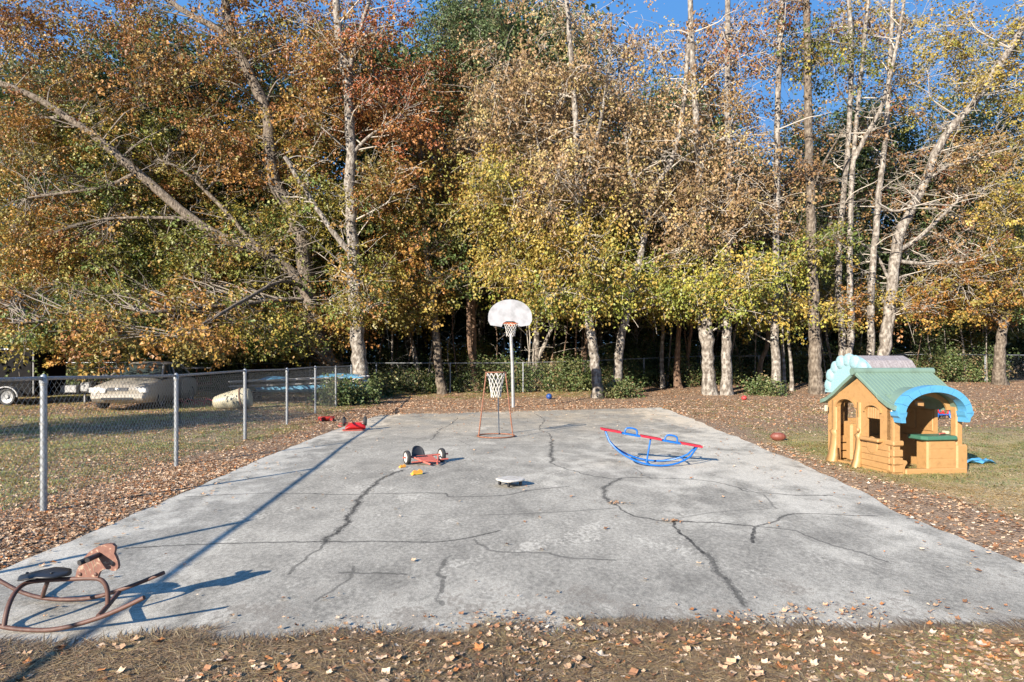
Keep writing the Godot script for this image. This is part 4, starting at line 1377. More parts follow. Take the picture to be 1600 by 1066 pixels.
	csg_wall("gable_wall", [Vector2(.05, 0), Vector2(1.15, 0), Vector2(1.15, .9), Vector2(.6, 1.4), Vector2(.05, .9)], [arched(.35, .85, .05, .85, .2)], .05, t, tan_, Vector3(0, 0, 0), SB)
	csg_wall("front_wall", [Vector2(0, 0), Vector2(.92, 0), Vector2(.92, .95), Vector2(0, .95)], [arched(.25, .65, .45, .8, .1)], .05, t, tan_, Vector3(0, 0, -.05), Basis())
	csg_wall("back_wall", [Vector2(0, 0), Vector2(.92, 0), Vector2(.92, .95), Vector2(0, .95)], [arched(.25, .65, .45, .8, .1)], .05, t, tan_, Vector3(0, 0, -1.12), Basis())
	csg_wall("far_gable_wall", [Vector2(.05, 0), Vector2(1.15, 0), Vector2(1.15, .9), Vector2(.6, 1.4), Vector2(.05, .9)], [arched(.35, .85, .5, .85, .2)], .05, t, tan_, Vector3(.94, 0, 0), SB)
	for side in [-1.0, 1.0]:
		for k in 6:
			mb = MB.new()
			var w = .92 / 6.0
			mb.prism([Vector2(.6, 1.585), Vector2(.6 + side * .22, 1.50), Vector2(.6 + side * .72, .93), Vector2(.6 + side * .72, .88), Vector2(.6 + side * .2, 1.45), Vector2(.6, 1.53)], w - .006, Vector3(.03 + w * (k + .5), 0, 0), SB, .004)
			put(mb, "roof_board", M.weathered_roof, t)
	# scalloped gable front: overlapping rounded lobes
	for k in 9:
		var g = PI * (k + .5) / 9.0
		mb = MB.new()
		mb.lathe([Vector2(0, .07), Vector2(.07, .06), Vector2(.115, .035), Vector2(.125, 0), Vector2(.11, -.05), Vector2(0, -.06)], 16, Vector3(-.07 - .012 * (k % 2), .95 + sin(g) * .55, -.6 + cos(g) * .58), Basis(Vector3(0, 1, 0), Vector3(-1, 0, 0), Vector3(0, 0, 1)))
		put(mb, "gable_lobe", M.pale_blue_plastic, t)
	mb = MB.new()
	mb.prism(arch_band(-.6, .92, .66, .66, .655, 20), .14, Vector3(-.04, 0, 0), Basis(Vector3(0, 0, 1), Vector3(0, 1, 0), Vector3(-1, 0, 0)))
	put(mb, "gable_front", M.pale_blue_plastic, t)
	mb = MB.new()
	mb.sphere(Vector3(-.17, 1.16, -.47), Vector3(.03, .045, .045), Basis(), 10, 6)
	put(mb, "flower_boss", M.sky_plastic, t)
func wl_parent(_wall, t):
	return t
func net(mb, at, r0, r1, tall, n, rows, cord):
	var lv = []
	for k in rows + 1:
		var f = float(k) / rows
		lv.append([lerpf(r0, r1, pow(f, 0.6)) * (1.0 + 0.10 * maxf(0.0, f - 0.8) * 5.0), -tall * f])
	for s in n:
		for way in [0.5, -0.5]:
			var pts = []
			for k in rows + 1:
				var g = TAU * (s + way * (k % 2)) / n
				pts.append(at + Vector3(cos(g) * lv[k][0], lv[k][1] + 0.01 * sin(s * 3.0 + k), sin(g) * lv[k][0]))
			mb.tube(pts, cord, 4, false)
func make_hoops():
	var b = G(802, 637)
	var d = -b.z
	var t = thing("basketball_hoop", "tall steel basketball hoop with white fan-shaped backboard at the pad's end", "basketball hoop", b)
	var top = P(797, 492, d) - b
	var mb = MB.new()
	mb.tube([Vector3(0, -.1, 0), Vector3(-.03, 1.4, 0), top + Vector3(0, -.1, 0)], .055, 12)
	put(mb, "pole", M.old_steel, t)
	var z = .42
	mb = MB.new()
	for s in [-1.0, 1.0]:
		mb.tube([top + Vector3(0, .0, 0), top + Vector3(s * .22, .12, z - .03)], .02, 6)
		mb.tube([top + Vector3(0, -.35, 0), top + Vector3(s * .18, -.22, z - .03)], .02, 6)
	put(mb, "bracket", M.old_steel, t)
	var sc = d / F
	var poly = []
	for k in 19:
		var g = PI * k / 18.0
		poly.append(Vector2(cos(g) * 33.5, -4.0 + sin(g) * 26.0))
	poly.append_array([Vector2(-33.5, -11), Vector2(-30, -17.5), Vector2(-13, -20), Vector2(-10.5, -14), Vector2(-6, -11.5), Vector2(6, -11.5), Vector2(10.5, -14), Vector2(13, -20), Vector2(30, -17.5), Vector2(33.5, -11)])
	for k in poly.size(): poly[k] *= sc
	mb = MB.new()
	mb.prism(poly, .035, top + Vector3(0, 0, z), Basis(), .008)
	put(mb, "backboard", M.backboard_paint, t)
	var rim = top + Vector3(.02, -.32, z + .32)
	mb = MB.new()
	mb.ring(rim, Basis(), .225, .011, 32, 8)
	mb.box(rim + Vector3(0, -.01, -.27), Vector3(.16, .10, .10), Basis(), .01)
	for s in [-1.0, 1.0]:
		mb.tube([rim + Vector3(s * .07, -.06, -.26), rim + Vector3(s * .13, 0, -.18)], .009, 6)
	put(mb, "rim", M.orange_steel, t)
	mb = MB.new()
	net(mb, rim, .22, .12, .40, 12, 6, .006)
	put(mb, "net", M.net_cord, t)
	# toy hoop stand
	b = G(775, 688)
	d = -b.z
	b.y = 0.034
	t = thing("hoop_stand", "low rusty three-legged hoop stand with white net on the pad", "hoop stand", b)
	mb = MB.new()
	mb.ring(Vector3(0, .014, 0), Basis(), .37, .013, 40, 8)
	put(mb, "base_ring", M.rust, t)
	var ry = P(775, 582, d).y - b.y
	for e in [[-.335, .16, M.rust], [.335, .16, M.rust], [.05, -.36, M.galvanised]]:
		mb = MB.new()
		mb.tube([Vector3(e[0], .02, e[1]), Vector3(e[0] * .56, ry, e[1] * .56)], .0135, 8)
		put(mb, "leg", e[2], t)
	mb = MB.new()
	mb.ring(Vector3(0, ry, 0), Basis(), .205, .011, 32, 8)
	put(mb, "rim", M.rust, t)
	mb = MB.new()
	net(mb, Vector3(0, ry - .01, 0), .20, .085, .48, 12, 6, .0075)
	put(mb, "net", M.net_cord, t)
func px(list, d, o):
	return list.map(func(e): return P(e[0], e[1], e[2] if e.size() > 2 else d) - o)
func make_horse():
	var o = Vector3(-2.75, 0.033, -3.9)
	var t = thing("rocking_horse", "brown tubular rocking horse with black seat at the pad's corner", "rocking horse", o)
	var n = 3.585
	var f = 4.04
	var mb = MB.new()
	var lift = Vector3(0, 0.0, 0)
	mb.tube(curve(px([[-70, 935, n], [-35, 965, n], [5, 980, n], [60, 985, n], [100, 981, n], [150, 967, n], [190, 951, n], [225, 934, n]], n, o), 5), .0125, 10)
	put(mb, "rocker", M.brown_paint, t)
	mb = MB.new()
	mb.tube(curve(px([[-40, 885, f], [0, 908, f], [35, 926, f], [70, 935, f], [110, 937, f], [150, 933, f], [190, 921, f], [225, 908, f], [256, 895, f]], f, o), 5), .0125, 10)
	put(mb, "rocker", M.brown_paint, t)
	var c = 3.82
	mb = MB.new()
	mb.tube(curve(px([[6, 979, n], [12, 950, n + .04], [24, 925, n + .12], [42, 911, c - .04], [70, 907, c], [110, 905, c], [148, 904, c], [162, 910, c], [168, 925, c], [168, 948, c]], c, o), 5), .013, 10)
	put(mb, "frame_tube", M.brown_paint, t)
	mb = MB.new()
	mb.tube(px([[66, 933, f], [70, 920, f - .1], [74, 909, c + .02]], f, o), .012, 8)
	put(mb, "rear_leg", M.brown_paint, t)
	mb = MB.new()
	mb.tube(px([[153, 964, n], [168, 947, c], [186, 925, f]], c, o), .014, 8)
	put(mb, "crossbar", M.brown_paint, t)
	# moulded seat: a lens-shaped pad with a raised middle
	var sp = P(70, 900, c) - o
	var rings = []
	for k in 9:
		var a = -1.0 + 2.0 * k / 8.0
		var w = .085 * sqrt(maxf(0.02, 1.0 - pow(absf(a), 3.0))) + .012
		var ring = []
		for j in 12:
			var g = TAU * j / 12.0
			ring.append(sp + Vector3(a * .14, .012 * sin(g) * (1.4 if sin(g) > 0 else 1.0) + .018 * (1.0 - absf(a)) + .012 * a, cos(g) * w))
		rings.append(ring)
	mb = MB.new()
	mb.loft(rings, true, true)
	for s in [-1, 1]:
		mb.sphere(sp + Vector3(s * .07, .032, .045), Vector3(.009, .005, .009), Basis(), 8, 5)
	put(mb, "seat", M.black_plastic, t)
	var poly = []
	for e in [[455, 385], [462, 350], [478, 312], [510, 265], [535, 238], [560, 220], [590, 203], [620, 192], [650, 187], [674, 189], [690, 203], [690, 222], [684, 245], [696, 268], [706, 295], [710, 320], [704, 340], [690, 349], [672, 348], [655, 341], [636, 337], [618, 341], [602, 352], [592, 368], [588, 387]]:
		var p = P(e[0] / 3.81, 800.0 + e[1] / 3.81, c)
		poly.append(Vector2(p.x - o.x, p.y - o.y))
	mb = MB.new()
	mb.prism(poly, .022, Vector3(0, 0, -c - o.z), Basis(), .004)
	var head = put(mb, "head", M.horse_plate, t)
	for s in [1.0, -1.0]:
		for e in [[475, 372], [568, 372]]:
			mb = MB.new()
			mb.sphere(P(e[0] / 3.81, 800.0 + e[1] / 3.81, c - s * .013) - o, Vector3(.011, .011, .006), Basis(), 10, 6)
			put(mb, "bolt", M.brown_paint, head)
	# scratched-on mane, eye and mouth lines stand out a little
	mb = MB.new()
	for e in [[[490, 330], [505, 345], [515, 375]], [[505, 300], [525, 325], [540, 365]], [[525, 275], [550, 310], [560, 355]], [[545, 250], [560, 285], [575, 330]], [[612, 300], [630, 306], [650, 303]], [[640, 322], [660, 316], [672, 305]]]:
		mb.tube(curve(e.map(func(q): return P(q[0] / 3.81, 800.0 + q[1] / 3.81, c - .0115) - o), 3), .0012, 4)
	put(mb, "carved_line", M.cream_plastic, head)
	mb = MB.new()
	var hy = P(160, 866, c) - o
	mb.tube([hy + Vector3(-.012, .0, -.12), hy + Vector3(-.012, 0, .12)], .014, 10)
	put(mb, "handlebar", M.black_plastic, t)
	for s in [-1.0, 1.0]:
		mb = MB.new()
		mb.tube(curve([hy + Vector3(-.012, 0, s * .02), hy + Vector3(-.03, -.006, s * .07), hy + Vector3(-.05, -.012, s * .13)], 3), .016, 10)
		put(mb, "grip", M.rubber, t)
func make_teeter():
	var b = Vector3(1.99, 0.034, -9.5)
	var t = thing("teeter_totter", "blue tubular rocker seesaw with red board tipped on the pad", "seesaw", b, deg_to_rad(-4))
	var tilt = Basis(Vector3(0, 0, 1), deg_to_rad(-9.8))
	var sag = .345
	var rails = []
	for s in [-1.0, 1.0]:
		var pts = []
		for k in 17:
			var a = -1.0 + 2.0 * k / 16.0
			pts.append(Vector3(a * .66 , -sag * pow(maxf(0.0, 1.0 - a * a), 0.62) + .03, s * (.03 + .21 * pow(1.0 - a * a, 0.7))))
		rails.append(pts)
	var low = 1e9
	for p in rails[0]: low = minf(low, (tilt * p).y)
	var up = Vector3(0, -low + .013, 0)
	for r in rails:
		var mb = MB.new()
		mb.tube(r.map(func(p): return tilt * p + up), .0135, 10)
		put(mb, "rocker", M.blue_paint, t)
	for k in [2, 8, 14]:
		var mb = MB.new()
		mb.tube([tilt * rails[0][k] + up, tilt * rails[1][k] + up], .012, 8)
		put(mb, "spreader", M.blue_paint, t)
	var mb = MB.new()
	mb.tube([tilt * Vector3(0, .03, 0) + up, tilt * Vector3(0, rails[0][8].y, 0) + up], .013, 8)
	put(mb, "strut", M.blue_paint, t)
	for e in [[-.58, .30], [0.0, .30], [.58, .30]]:
		mb = MB.new()
		mb.box(tilt * Vector3(e[0], .045, 0) + up, Vector3(e[1], .028, .17), tilt, .008)
		put(mb, "seat_board", M.red_board, t)
	for x in [-.29, .29]:
		mb = MB.new()
		mb.box(tilt * Vector3(x, .036, 0) + up, Vector3(.27, .026, .12), tilt, .006)
		put(mb, "foot_rest", M.blue_paint, t)
		mb = MB.new()
		mb.tube(curve([Vector3(x - .09, .04, 0), Vector3(x - .08, .10, 0), Vector3(x - .04, .125, 0), Vector3(x + .04, .125, 0), Vector3(x + .08, .10, 0), Vector3(x + .09, .04, 0)].map(func(p): return tilt * p + up), 4), .013, 8)
		put(mb, "handle", M.blue_paint, t)
func wheel(parent, at, axis, r, w, hub):
	var b = Basis(Quaternion(Vector3.UP, axis.normalized()))
	var o = Node3D.new()
	o.name = "wheel"
	parent.add_child(o, true)
	var mb = MB.new()
	mb.lathe([Vector2(r * .74, -w / 2), Vector2(r * .93, -w / 2), Vector2(r, -w * .25), Vector2(r, w * .25), Vector2(r * .93, w / 2), Vector2(r * .74, w / 2), Vector2(r * .70, 0), Vector2(r * .74, -w / 2)], 24, at, b)
	put(mb, "tyre", M.rubber, o)
	mb = MB.new()
	mb.lathe([Vector2(0, -w * .35), Vector2(r * .2, -w * .4), Vector2(r * .3, -w * .2), Vector2(r * .74, -w * .38), Vector2(r * .74, w * .38), Vector2(r * .3, w * .2), Vector2(r * .2, w * .45), Vector2(0, w * .45)], 20, at, b)
	put(mb, "rim", hub, o)
func make_riders():
	# low twin-wheeled rider in the middle of the pad
	var b = Vector3(-1.27, 0.034, -9.6)
	var t = thing("ride_on_cart", "low red tubular ride-on cart with two wheels and black seat back", "ride-on toy", b, deg_to_rad(30))
	var r = .1
	var L = Vector3(-.27, r, .0)
	var R = Vector3(.27, r, 0)
	wheel(t, L, Vector3(1, 0, 0), r, .055, M.white_plastic)
	wheel(t, R, Vector3(1, 0, 0), r, .055, M.white_plastic)
	var mb = MB.new()
	mb.tube([L + Vector3(-.06, 0, 0), R + Vector3(.10, .01, 0)], .013, 8)
	put(mb, "axle", M.faded_red, t)
	for s in [-1.0, 1.0]:
		mb = MB.new()
		mb.tube(curve([Vector3(s * .20, r, 0), Vector3(s * .17, .09, .10), Vector3(s * .10, .05, .24), Vector3(s * .05, .03, .34)], 4), .013, 8)
		put(mb, "frame_rail", M.faded_red, t)
	mb = MB.new()
	mb.tube([Vector3(-.26, .05, .16), Vector3(.30, .06, .16)], .012, 8)
	mb.tube([Vector3(-.14, .07, .22), Vector3(.12, .045, .27)], .011, 8)
	put(mb, "crossbar", M.faded_red, t)
	mb = MB.new()
	mb.box(Vector3(-.02, .085, .11), Vector3(.25, .018, .22), Basis(Vector3(1, 0, 0), .25), .006)
	put(mb, "foot_plate", M.faded_red, t)
	mb = MB.new()
	var rings = []
	for k in 6:
		var f = k / 5.0
		var ring = []
		for j in 11:
			var a = -1.0 + .2 * j
			var w = .10 * (1.0 - .28 * f * f * f)
			ring.append(Vector3(-.08 + a * w, .09 + f * .155 - .03 * a * a * f, -.06 - f * .05 + .035 * a * a))
		for j in 11:
			var a = 1.0 - .2 * j
			var w = .10 * (1.0 - .28 * f * f * f)
			ring.append(Vector3(-.08 + a * w, .09 + f * .155 - .03 * a * a * f, -.075 - f * .05 + .035 * a * a))
		rings.append(ring)
	mb.loft(rings, true, true)
	mb.box(Vector3(-.08, .105, .0), Vector3(.20, .02, .16), Basis(), .008)
	put(mb, "seat", M.black_plastic, t)
	# upturned red tricycle
	var g = G(556, 678)
	b = Vector3(g.x, 0.034, g.z)
	t = thing("tricycle", "upturned bright red tricycle with its wheels in the air at the pad's edge", "tricycle", b, deg_to_rad(18))
	mb = MB.new()
	rings = []
	for k in 7:
		var f = k / 6.0
		var w = lerpf(.12, .085, f) * (0.75 if k == 0 or k == 6 else 1.0)
		var h = [.06, .12, .14, .15, .15, .13, .08][k]
		var ring = []
		for j in 10:
			var a = TAU * j / 10.0
			ring.append(Vector3(-.22 + f * .42, .02 + h * .5 + sin(a) * h * .5, cos(a) * w))
		rings.append(ring)
	mb.loft(rings, true, true, true)
	put(mb, "body", M.red_plastic, t)
	mb = MB.new()
	mb.box(Vector3(-.05, .012, .02), Vector3(.46, .022, .24), Basis(), .008)
	put(mb, "seat_plate", M.faded_red, t)
	mb = MB.new()
	mb.tube([Vector3(-.34, .15, -.05), Vector3(.22, .17, -.05)], .012, 8)
	put(mb, "axle", M.faded_red, t)
	wheel(t, Vector3(-.24, .19, -.08), Vector3(1, 0, .25), .095, .05, M.steel_grey)
	wheel(t, Vector3(.20, .19, -.05), Vector3(1, 0, .25), .105, .055, M.steel_grey)
	mb = MB.new()
	mb.tube(curve([Vector3(-.30, .10, .08), Vector3(-.36, .11, .0), Vector3(-.34, .12, -.10)], 4), .012, 8)
	put(mb, "handlebar", M.faded_red, t)
	# dark red toy wagon bed lying in the leaves
	g = G(510, 658)
	t = thing("toy_wagon", "battered dark red toy wagon bed lying in leaves by the fence", "toy wagon", g, deg_to_rad(12))
	rings = []
	for k in 7:
		var a = -1.0 + k / 3.0
		var w = .10 * sqrt(1.05 - a * a * .75)
		rings.append([Vector3(a * .19, .02, -w), Vector3(a * .20, .11, -w * 1.2), Vector3(a * .19, .10, -w), Vector3(a * .18, .05, 0), Vector3(a * .19, .10, w), Vector3(a * .20, .11, w * 1.2), Vector3(a * .19, .02, w)])
	mb = MB.new()
	mb.loft(rings, true, true)
	put(mb, "tub", M.red_paint, t)
	for s in [-1, 1]:
		wheel(t, Vector3(s * .12, .05, .12), Vector3(0, 0, 1), .05, .025, M.red_paint)
func make_small_toys():
	# white scooter board
	var g = G(797, 772)
	var t = thing("scooter_board", "white square scooter board on black casters on the pad", "scooter board", Vector3(g.x, 0.034, g.z - .14), deg_to_rad(38))
	var poly = []
	for k in 32:
		var a = TAU * k / 32.0
		var q = pow(pow(absf(cos(a)), 3.6) + pow(absf(sin(a)), 3.6), -1.0 / 3.6)
		poly.append(Vector2(cos(a), sin(a)) * q * .150)
	var mb = MB.new()
	mb.prism(poly, .026, Vector3(0, .072, 0), Basis(Vector3(1, 0, 0), Vector3(0, 0, 1), Vector3(0, -1, 0)), .009)
	put(mb, "deck", M.white_plastic, t)
	for s in [[-1, -1], [1, -1], [1, 1], [-1, 1]]:
		mb = MB.new()
		var c = Vector3(s[0] * .088, 0, s[1] * .088)
		mb.lathe([Vector2(0, -.011), Vector2(.020, -.011), Vector2(.023, -.006), Vector2(.023, .006), Vector2(.020, .011), Vector2(0, .011)], 16, c + Vector3(0, .023, 0), Basis(Vector3(1, .4, 0).normalized(), PI / 2))
		mb.box(c + Vector3(0, .048, 0), Vector3(.032, .024, .034), Basis(), .004)
		put(mb, "caster", M.black_plastic, t)
	# broken orange pieces
	for e in [[650, 750, .085, "broken orange plastic toy piece on the pad beside the ride-on cart"], [628, 739, .055, "small faded orange scrap nearest the ride-on cart's wheel"]]:
		g = G(e[0], e[1])
		var q = thing("toy_fragment", e[3], "toy", Vector3(g.x, .035, g.z), rnd(0, 2))
		mb = MB.new()
		var s = e[2]
		mb.prism([Vector2(-s, 0), Vector2(s * .7, 0), Vector2(s, .3 * s), Vector2(s * .5, s * .75), Vector2(.1 * s, s * .45), Vector2(-.5 * s, s * .7), Vector2(-.9 * s, s * .4)], s * .5, Vector3(0, 0, s * .4), Basis(Vector3(1, 0, 0), -.5), .006)
		put(mb, "shell", M.orange_plastic, q)
		mb = MB.new()
		mb.prism([Vector2(-s * .8, -s * .5), Vector2(s * .9, -s * .6), Vector2(s * .7, s * .5), Vector2(-s * .6, s * .4)], .012, Vector3(0, .008, s * .2), Basis(Vector3(1, 0, 0), PI / 2))
		put(mb, "flap", M.yellow_plastic if s > .08 else M.orange_plastic, q)
	# balls
	g = G(1216, 689)
	t = thing("football", "brown leather football lying in the grass", "ball", g, deg_to_rad(-20))
	mb = MB.new()
	mb.lathe([Vector2(0, -.145), Vector2(.03, -.13), Vector2(.06, -.10), Vector2(.078, -.055), Vector2(.085, 0), Vector2(.078, .055), Vector2(.06, .10), Vector2(.03, .13), Vector2(0, .145)], 18, Vector3(0, .08, 0), Basis(Vector3(0, 0, 1), PI / 2))
	put(mb, "hide", M.football_hide, t)
	mb = MB.new()
	for k in 6: mb.box(Vector3(-.05 + k * .02, .160, .03), Vector3(.006, .008, .03), Basis(), .002)
	put(mb, "laces", M.white_plastic, t)
	for e in [[1163, 625, .10, .075, "pink_rubber", "slack red ball lying among the leaves"], [858, 624, .11, .11, "blue_rubber", "dark blue ball on the leaves near the back fence"]]:
		g = G(e[0], e[1])
		t = thing("ball", e[5], "ball", g)
		mb = MB.new()
		mb.sphere(Vector3(0, e[3] * .95, 0), Vector3(e[2], e[3], e[2]), Basis(Vector3(0, 0, 1), .2), 20, 14)
		put(mb, "skin", M[e[4]], t)
		mb = MB.new()
		mb.ring(Vector3(0, e[3] * .95, 0), Basis(Vector3(1, 0, 0), 1.1) * Basis.from_scale(Vector3(1, e[3] / e[2], 1)), e[2] * 1.0, .003, 24, 4)
		put(mb, "seam", M[e[4]], t)
	g = G(1477, 594)
	t = thing("cup", "small cream plastic cup lying in leaves before the back fence", "cup", g)
	mb = MB.new()
	mb.lathe([Vector2(0, 0), Vector2(.09, 0), Vector2(.13, .22), Vector2(.12, .22), Vector2(.085, .02), Vector2(0, .02)], 18, Vector3(-.1, .12, 0), Basis(Vector3(0, 0, 1), -1.3))
	put(mb, "shell", M.cream_plastic, t)
	# crumpled pale blue sheet beside the playhouse
	g = G(1526, 724)
	t = thing("plastic_sheet", "crumpled pale blue plastic sheet on the grass beside the playhouse", "plastic sheet", g)
	mb = MB.new()
	var rows = []
	for i in 9:
		var row = []
		for j in 9:
			var x = -.2 + .05 * i
			var z = -.12 + .03 * j
			row.append(Vector3(x + .02 * n1.get_noise_2d(j * 60.0, i * 9.0), .035 + .07 * n1.get_noise_2d(x * 700.0, z * 900.0), z + .03 * n1.get_noise_2d(i * 70.0, 5.0)))
		rows.append(row)
	mb.loft(rows, false, false, true)
	for i in 8:
		for j in 8: pass
	put(mb, "sheet", M.sky_plastic, t)
	# play walker seen through the porch
	g = G(1467, 655)
	t = thing("toy_walker", "blue toy walker with red rings and a green and yellow tray in the yard", "toy", g, .3)
	for s in [-1.0, 1.0]:
		mb = MB.new()
		mb.tube(curve([Vector3(s * .22, .03, .16), Vector3(s * .24, .3, .05), Vector3(s * .22, .45, -.05), Vector3(s * .22, .3, -.14), Vector3(s * .22, .03, -.2)], 4), .022, 8)
		put(mb, "side_frame", M.blue_paint, t)
		wheel(t, Vector3(s * .25, .045, .16), Vector3(1, 0, 0), .045, .03, M.red_plastic)
		wheel(t, Vector3(s * .25, .045, -.2), Vector3(1, 0, 0), .045, .03, M.red_plastic)
	mb = MB.new()
	mb.box(Vector3(-.06, .42, .02), Vector3(.30, .05, .12), Basis(), .015)
	put(mb, "tray", M.lime_plastic, t)
	mb = MB.new()
	mb.box(Vector3(.16, .43, .02), Vector3(.12, .05, .12), Basis(), .015)
	put(mb, "tray_end", M.yellow_plastic, t)
	for e in [[-.05, .24], [.12, .20]]:
		mb = MB.new()
		mb.ring(Vector3(e[0], e[1], .10), Basis(Vector3(1, 0, 0), PI / 2), .085, .018, 20, 8)
		put(mb, "ring", M.red_plastic, t)
	mb = MB.new()
	mb.tube([Vector3(-.22, .12, .1), Vector3(.22, .12, .1)], .02, 8)
	put(mb, "front_bar", M.blue_paint, t)
# ---- vehicles and boats beyond the side fence
func make_vehicles():
	# champagne saloon car, nose towards the pad
	var g = on(-12.1, 22.0)
	var t = thing("car", "parked champagne saloon car with leaves on its hood beyond the fence", "car", g, deg_to_rad(-82))
	# body sections along x (front at +x): [x, half width, sill y, beltline y]
	var rings = []
	for e in [[2.30, .60, .32, .62], [2.24, .74, .26, .70], [2.0, .84, .22, .78], [1.6, .87, .20, .84], [1.0, .88, .20, .92], [.4, .88, .20, .95], [-.6, .88, .20, .96], [-1.4, .87, .22, .97], [-1.9, .85, .25, .97], [-2.25, .78, .30, .92], [-2.34, .62, .38, .80]]:
		var ring = []
		for q in [[-1, 0, .0], [-1.0, .35, .03], [-1.0, .6, .03], [-.93, .88, 0], [-.72, 1.0, 0], [0, 1.05, 0], [.72, 1.0, 0], [.93, .88, 0], [1.0, .6, .03], [1.0, .35, .03], [1, 0, 0], [0, -.05, 0]]:
			ring.append(Vector3(e[0], lerpf(e[2], e[3], q[1]), q[0] * (e[1] + q[2])))
		rings.append(ring)
	var mb = MB.new()
	mb.loft(rings, true, true, true)
	var body = put(mb, "body", M.champagne_paint, t)
	rings = []
	for e in [[1.05, .66, .93, .94], [.35, .60, .94, 1.34], [.05, .57, .94, 1.42], [-.6, .57, .94, 1.44], [-1.1, .58, .94, 1.38], [-1.75, .64, .95, .98]]:
		var ring = []
		for q in [[-1.22, 0], [-1.0, .92], [-.8, 1.0], [0, 1.03], [.8, 1.0], [1.0, .92], [1.22, 0]]:
			ring.append(Vector3(e[0], lerpf(e[2], e[3], q[1]), q[0] * e[1]))
		rings.append(ring)
	mb = MB.new()
	mb.loft(rings, false, false, true)
	put(mb, "cabin_glass", M.window_glass, t)
	mb = MB.new()
	var roof = []
	for e in [[.30, 1.335, .56], [.05, 1.432, .55], [-.6, 1.452, .55], [-1.1, 1.392, .56], [-1.25, 1.34, .56]]:
		var row = []
		for q in [-1.0, -.8, 0.0, .8, 1.0]: row.append(Vector3(e[0], e[1] + .015 * (1.0 - q * q) - (.05 if absf(q) > .9 else 0.0), q * e[2] * 1.06))
		roof.append(row)
	mb.loft(roof, false, false, true)
	put(mb, "roof", M.champagne_paint, t)
	for s in [-1.0, 1.0]:
		mb = MB.new()
		for e in [[[1.08, .93, .80], [.38, 1.335, .60]], [[-.25, .95, .74], [-.30, 1.40, .605]], [[-1.2, 1.36, .61], [-1.72, .96, .78]]]:
			mb.tube([Vector3(e[0][0], e[0][1], s * e[0][2]), Vector3(e[1][0], e[1][1], s * e[1][2])], .035, 6)
		put(mb, "pillar", M.champagne_paint, t)
		mb = MB.new()
		mb.prism([Vector2(-.28, -.08), Vector2(.24, -.09), Vector2(.28, .03), Vector2(.05, .085), Vector2(-.26, .07)], .14, Vector3(2.215, .61, s * .56), Basis(Vector3(0, 0, -s), Vector3(0, 1, 0), Vector3(s, 0, 0)) * Basis(Vector3(0, 1, 0), -.25), .012)
		put(mb, "headlight", M.headlight, t)
		mb = MB.new()
		mb.box(Vector3(.85, 1.0, s * .98), Vector3(.12, .12, .18), Basis(), .03)
		put(mb, "door_mirror", M.champagne_paint, t)
		for x in [1.38, -1.38]:
			wheel(t, Vector3(x, .31, s * .80), Vector3(0, 0, 1), .31, .20, M.steel_grey)
	mb = MB.new()
	mb.box(Vector3(2.26, .62, 0), Vector3(.10, .12, .62), Basis(), .03)
	var grille = put(mb, "grille", M.black_plastic, t)
	for k in 4:
		mb = MB.new()
		mb.box(Vector3(2.318, .585 + k * .026, 0), Vector3(.012, .010, .56), Basis(), .003)
		put(mb, "grille_bar", M.chrome, grille)
	mb = MB.new()
	mb.sphere(Vector3(2.325, .63, 0), Vector3(.01, .045, .065), Basis(), 12, 8)
	put(mb, "badge", M.chrome, grille)
	mb = MB.new()
	mb.box(Vector3(2.22, .40, 0), Vector3(.26, .20, 1.52), Basis(), .06)
	put(mb, "bumper", M.champagne_paint, t)
	mb = MB.new()
	mb.box(Vector3(2.35, .35, 0), Vector3(.03, .07, .9), Basis(), .01)
	put(mb, "air_intake", M.black_plastic, t)
	# black cargo trailer with its drawbar towards the car
	g = on(-18.0, 23.2)
	t = thing("cargo_trailer", "black enclosed cargo trailer with pale roof trim parked beyond the fence", "trailer", g, deg_to_rad(4))
	mb = MB.new()
	mb.box(Vector3(-.35, 1.12, 0), Vector3(4.1, 1.55, 1.9), Basis(), .04)
	put(mb, "box", M.trailer_black, t)
	mb = MB.new()
	for z in [-.95, .95]: mb.box(Vector3(-.35, 1.905, z), Vector3(4.14, .05, .06), Basis(), .01)
	for x in [-2.40, 1.70]: mb.box(Vector3(x, 1.905, 0), Vector3(.06, .05, 1.84), Basis(), .01)
	put(mb, "roof_trim", M.boat_white, t)
	mb = MB.new()
	mb.box(Vector3(1.715, 1.12, .93), Vector3(.04, 1.5, .06), Basis(), .01)
	put(mb, "corner_trim", M.steel_grey, t)
	mb = MB.new()
	mb.box(Vector3(-.35, .32, 0), Vector3(4.1, .08, 1.5), Basis(), .01)
	put(mb, "chassis", M.brown_wood, t)
	for x in [.95, -1.6]:
		wheel(t, Vector3(x, .30, 1.02), Vector3(0, 0, 1), .29, .18, M.steel_grey)
		mb = MB.new()
		mb.prism(arch_band(x, .30, .40, .36, .04, 14), .24, Vector3(0, 0, 1.05), Basis(), .006)
		put(mb, "mudguard", M.steel_grey, t)
	for s in [-1.0, 1.0]:
		mb = MB.new()
		mb.tube([Vector3(1.6, .36, s * .7), Vector3(3.1, .38, 0)], .045, 6)
		put(mb, "drawbar", M.trailer_black, t)
	mb = MB.new()
	mb.box(Vector3(2.45, .52, 0), Vector3(.55, .28, .5), Basis(), .03)
	put(mb, "tongue_box", M.steel_grey, t)
	mb = MB.new()
	mb.tube([Vector3(2.9, .03, .05), Vector3(2.9, .75, .05)], .04, 8)
	mb.box(Vector3(2.9, .02, .05), Vector3(.22, .04, .22), Basis(), .01)
	mb.box(Vector3(2.98, .58, .05), Vector3(.36, .34, .3), Basis(), .05)
	put(mb, "tongue_jack", M.steel_grey, t)
	# pale steel rail trailer behind the car
	g = on(-14.6, 26.5)
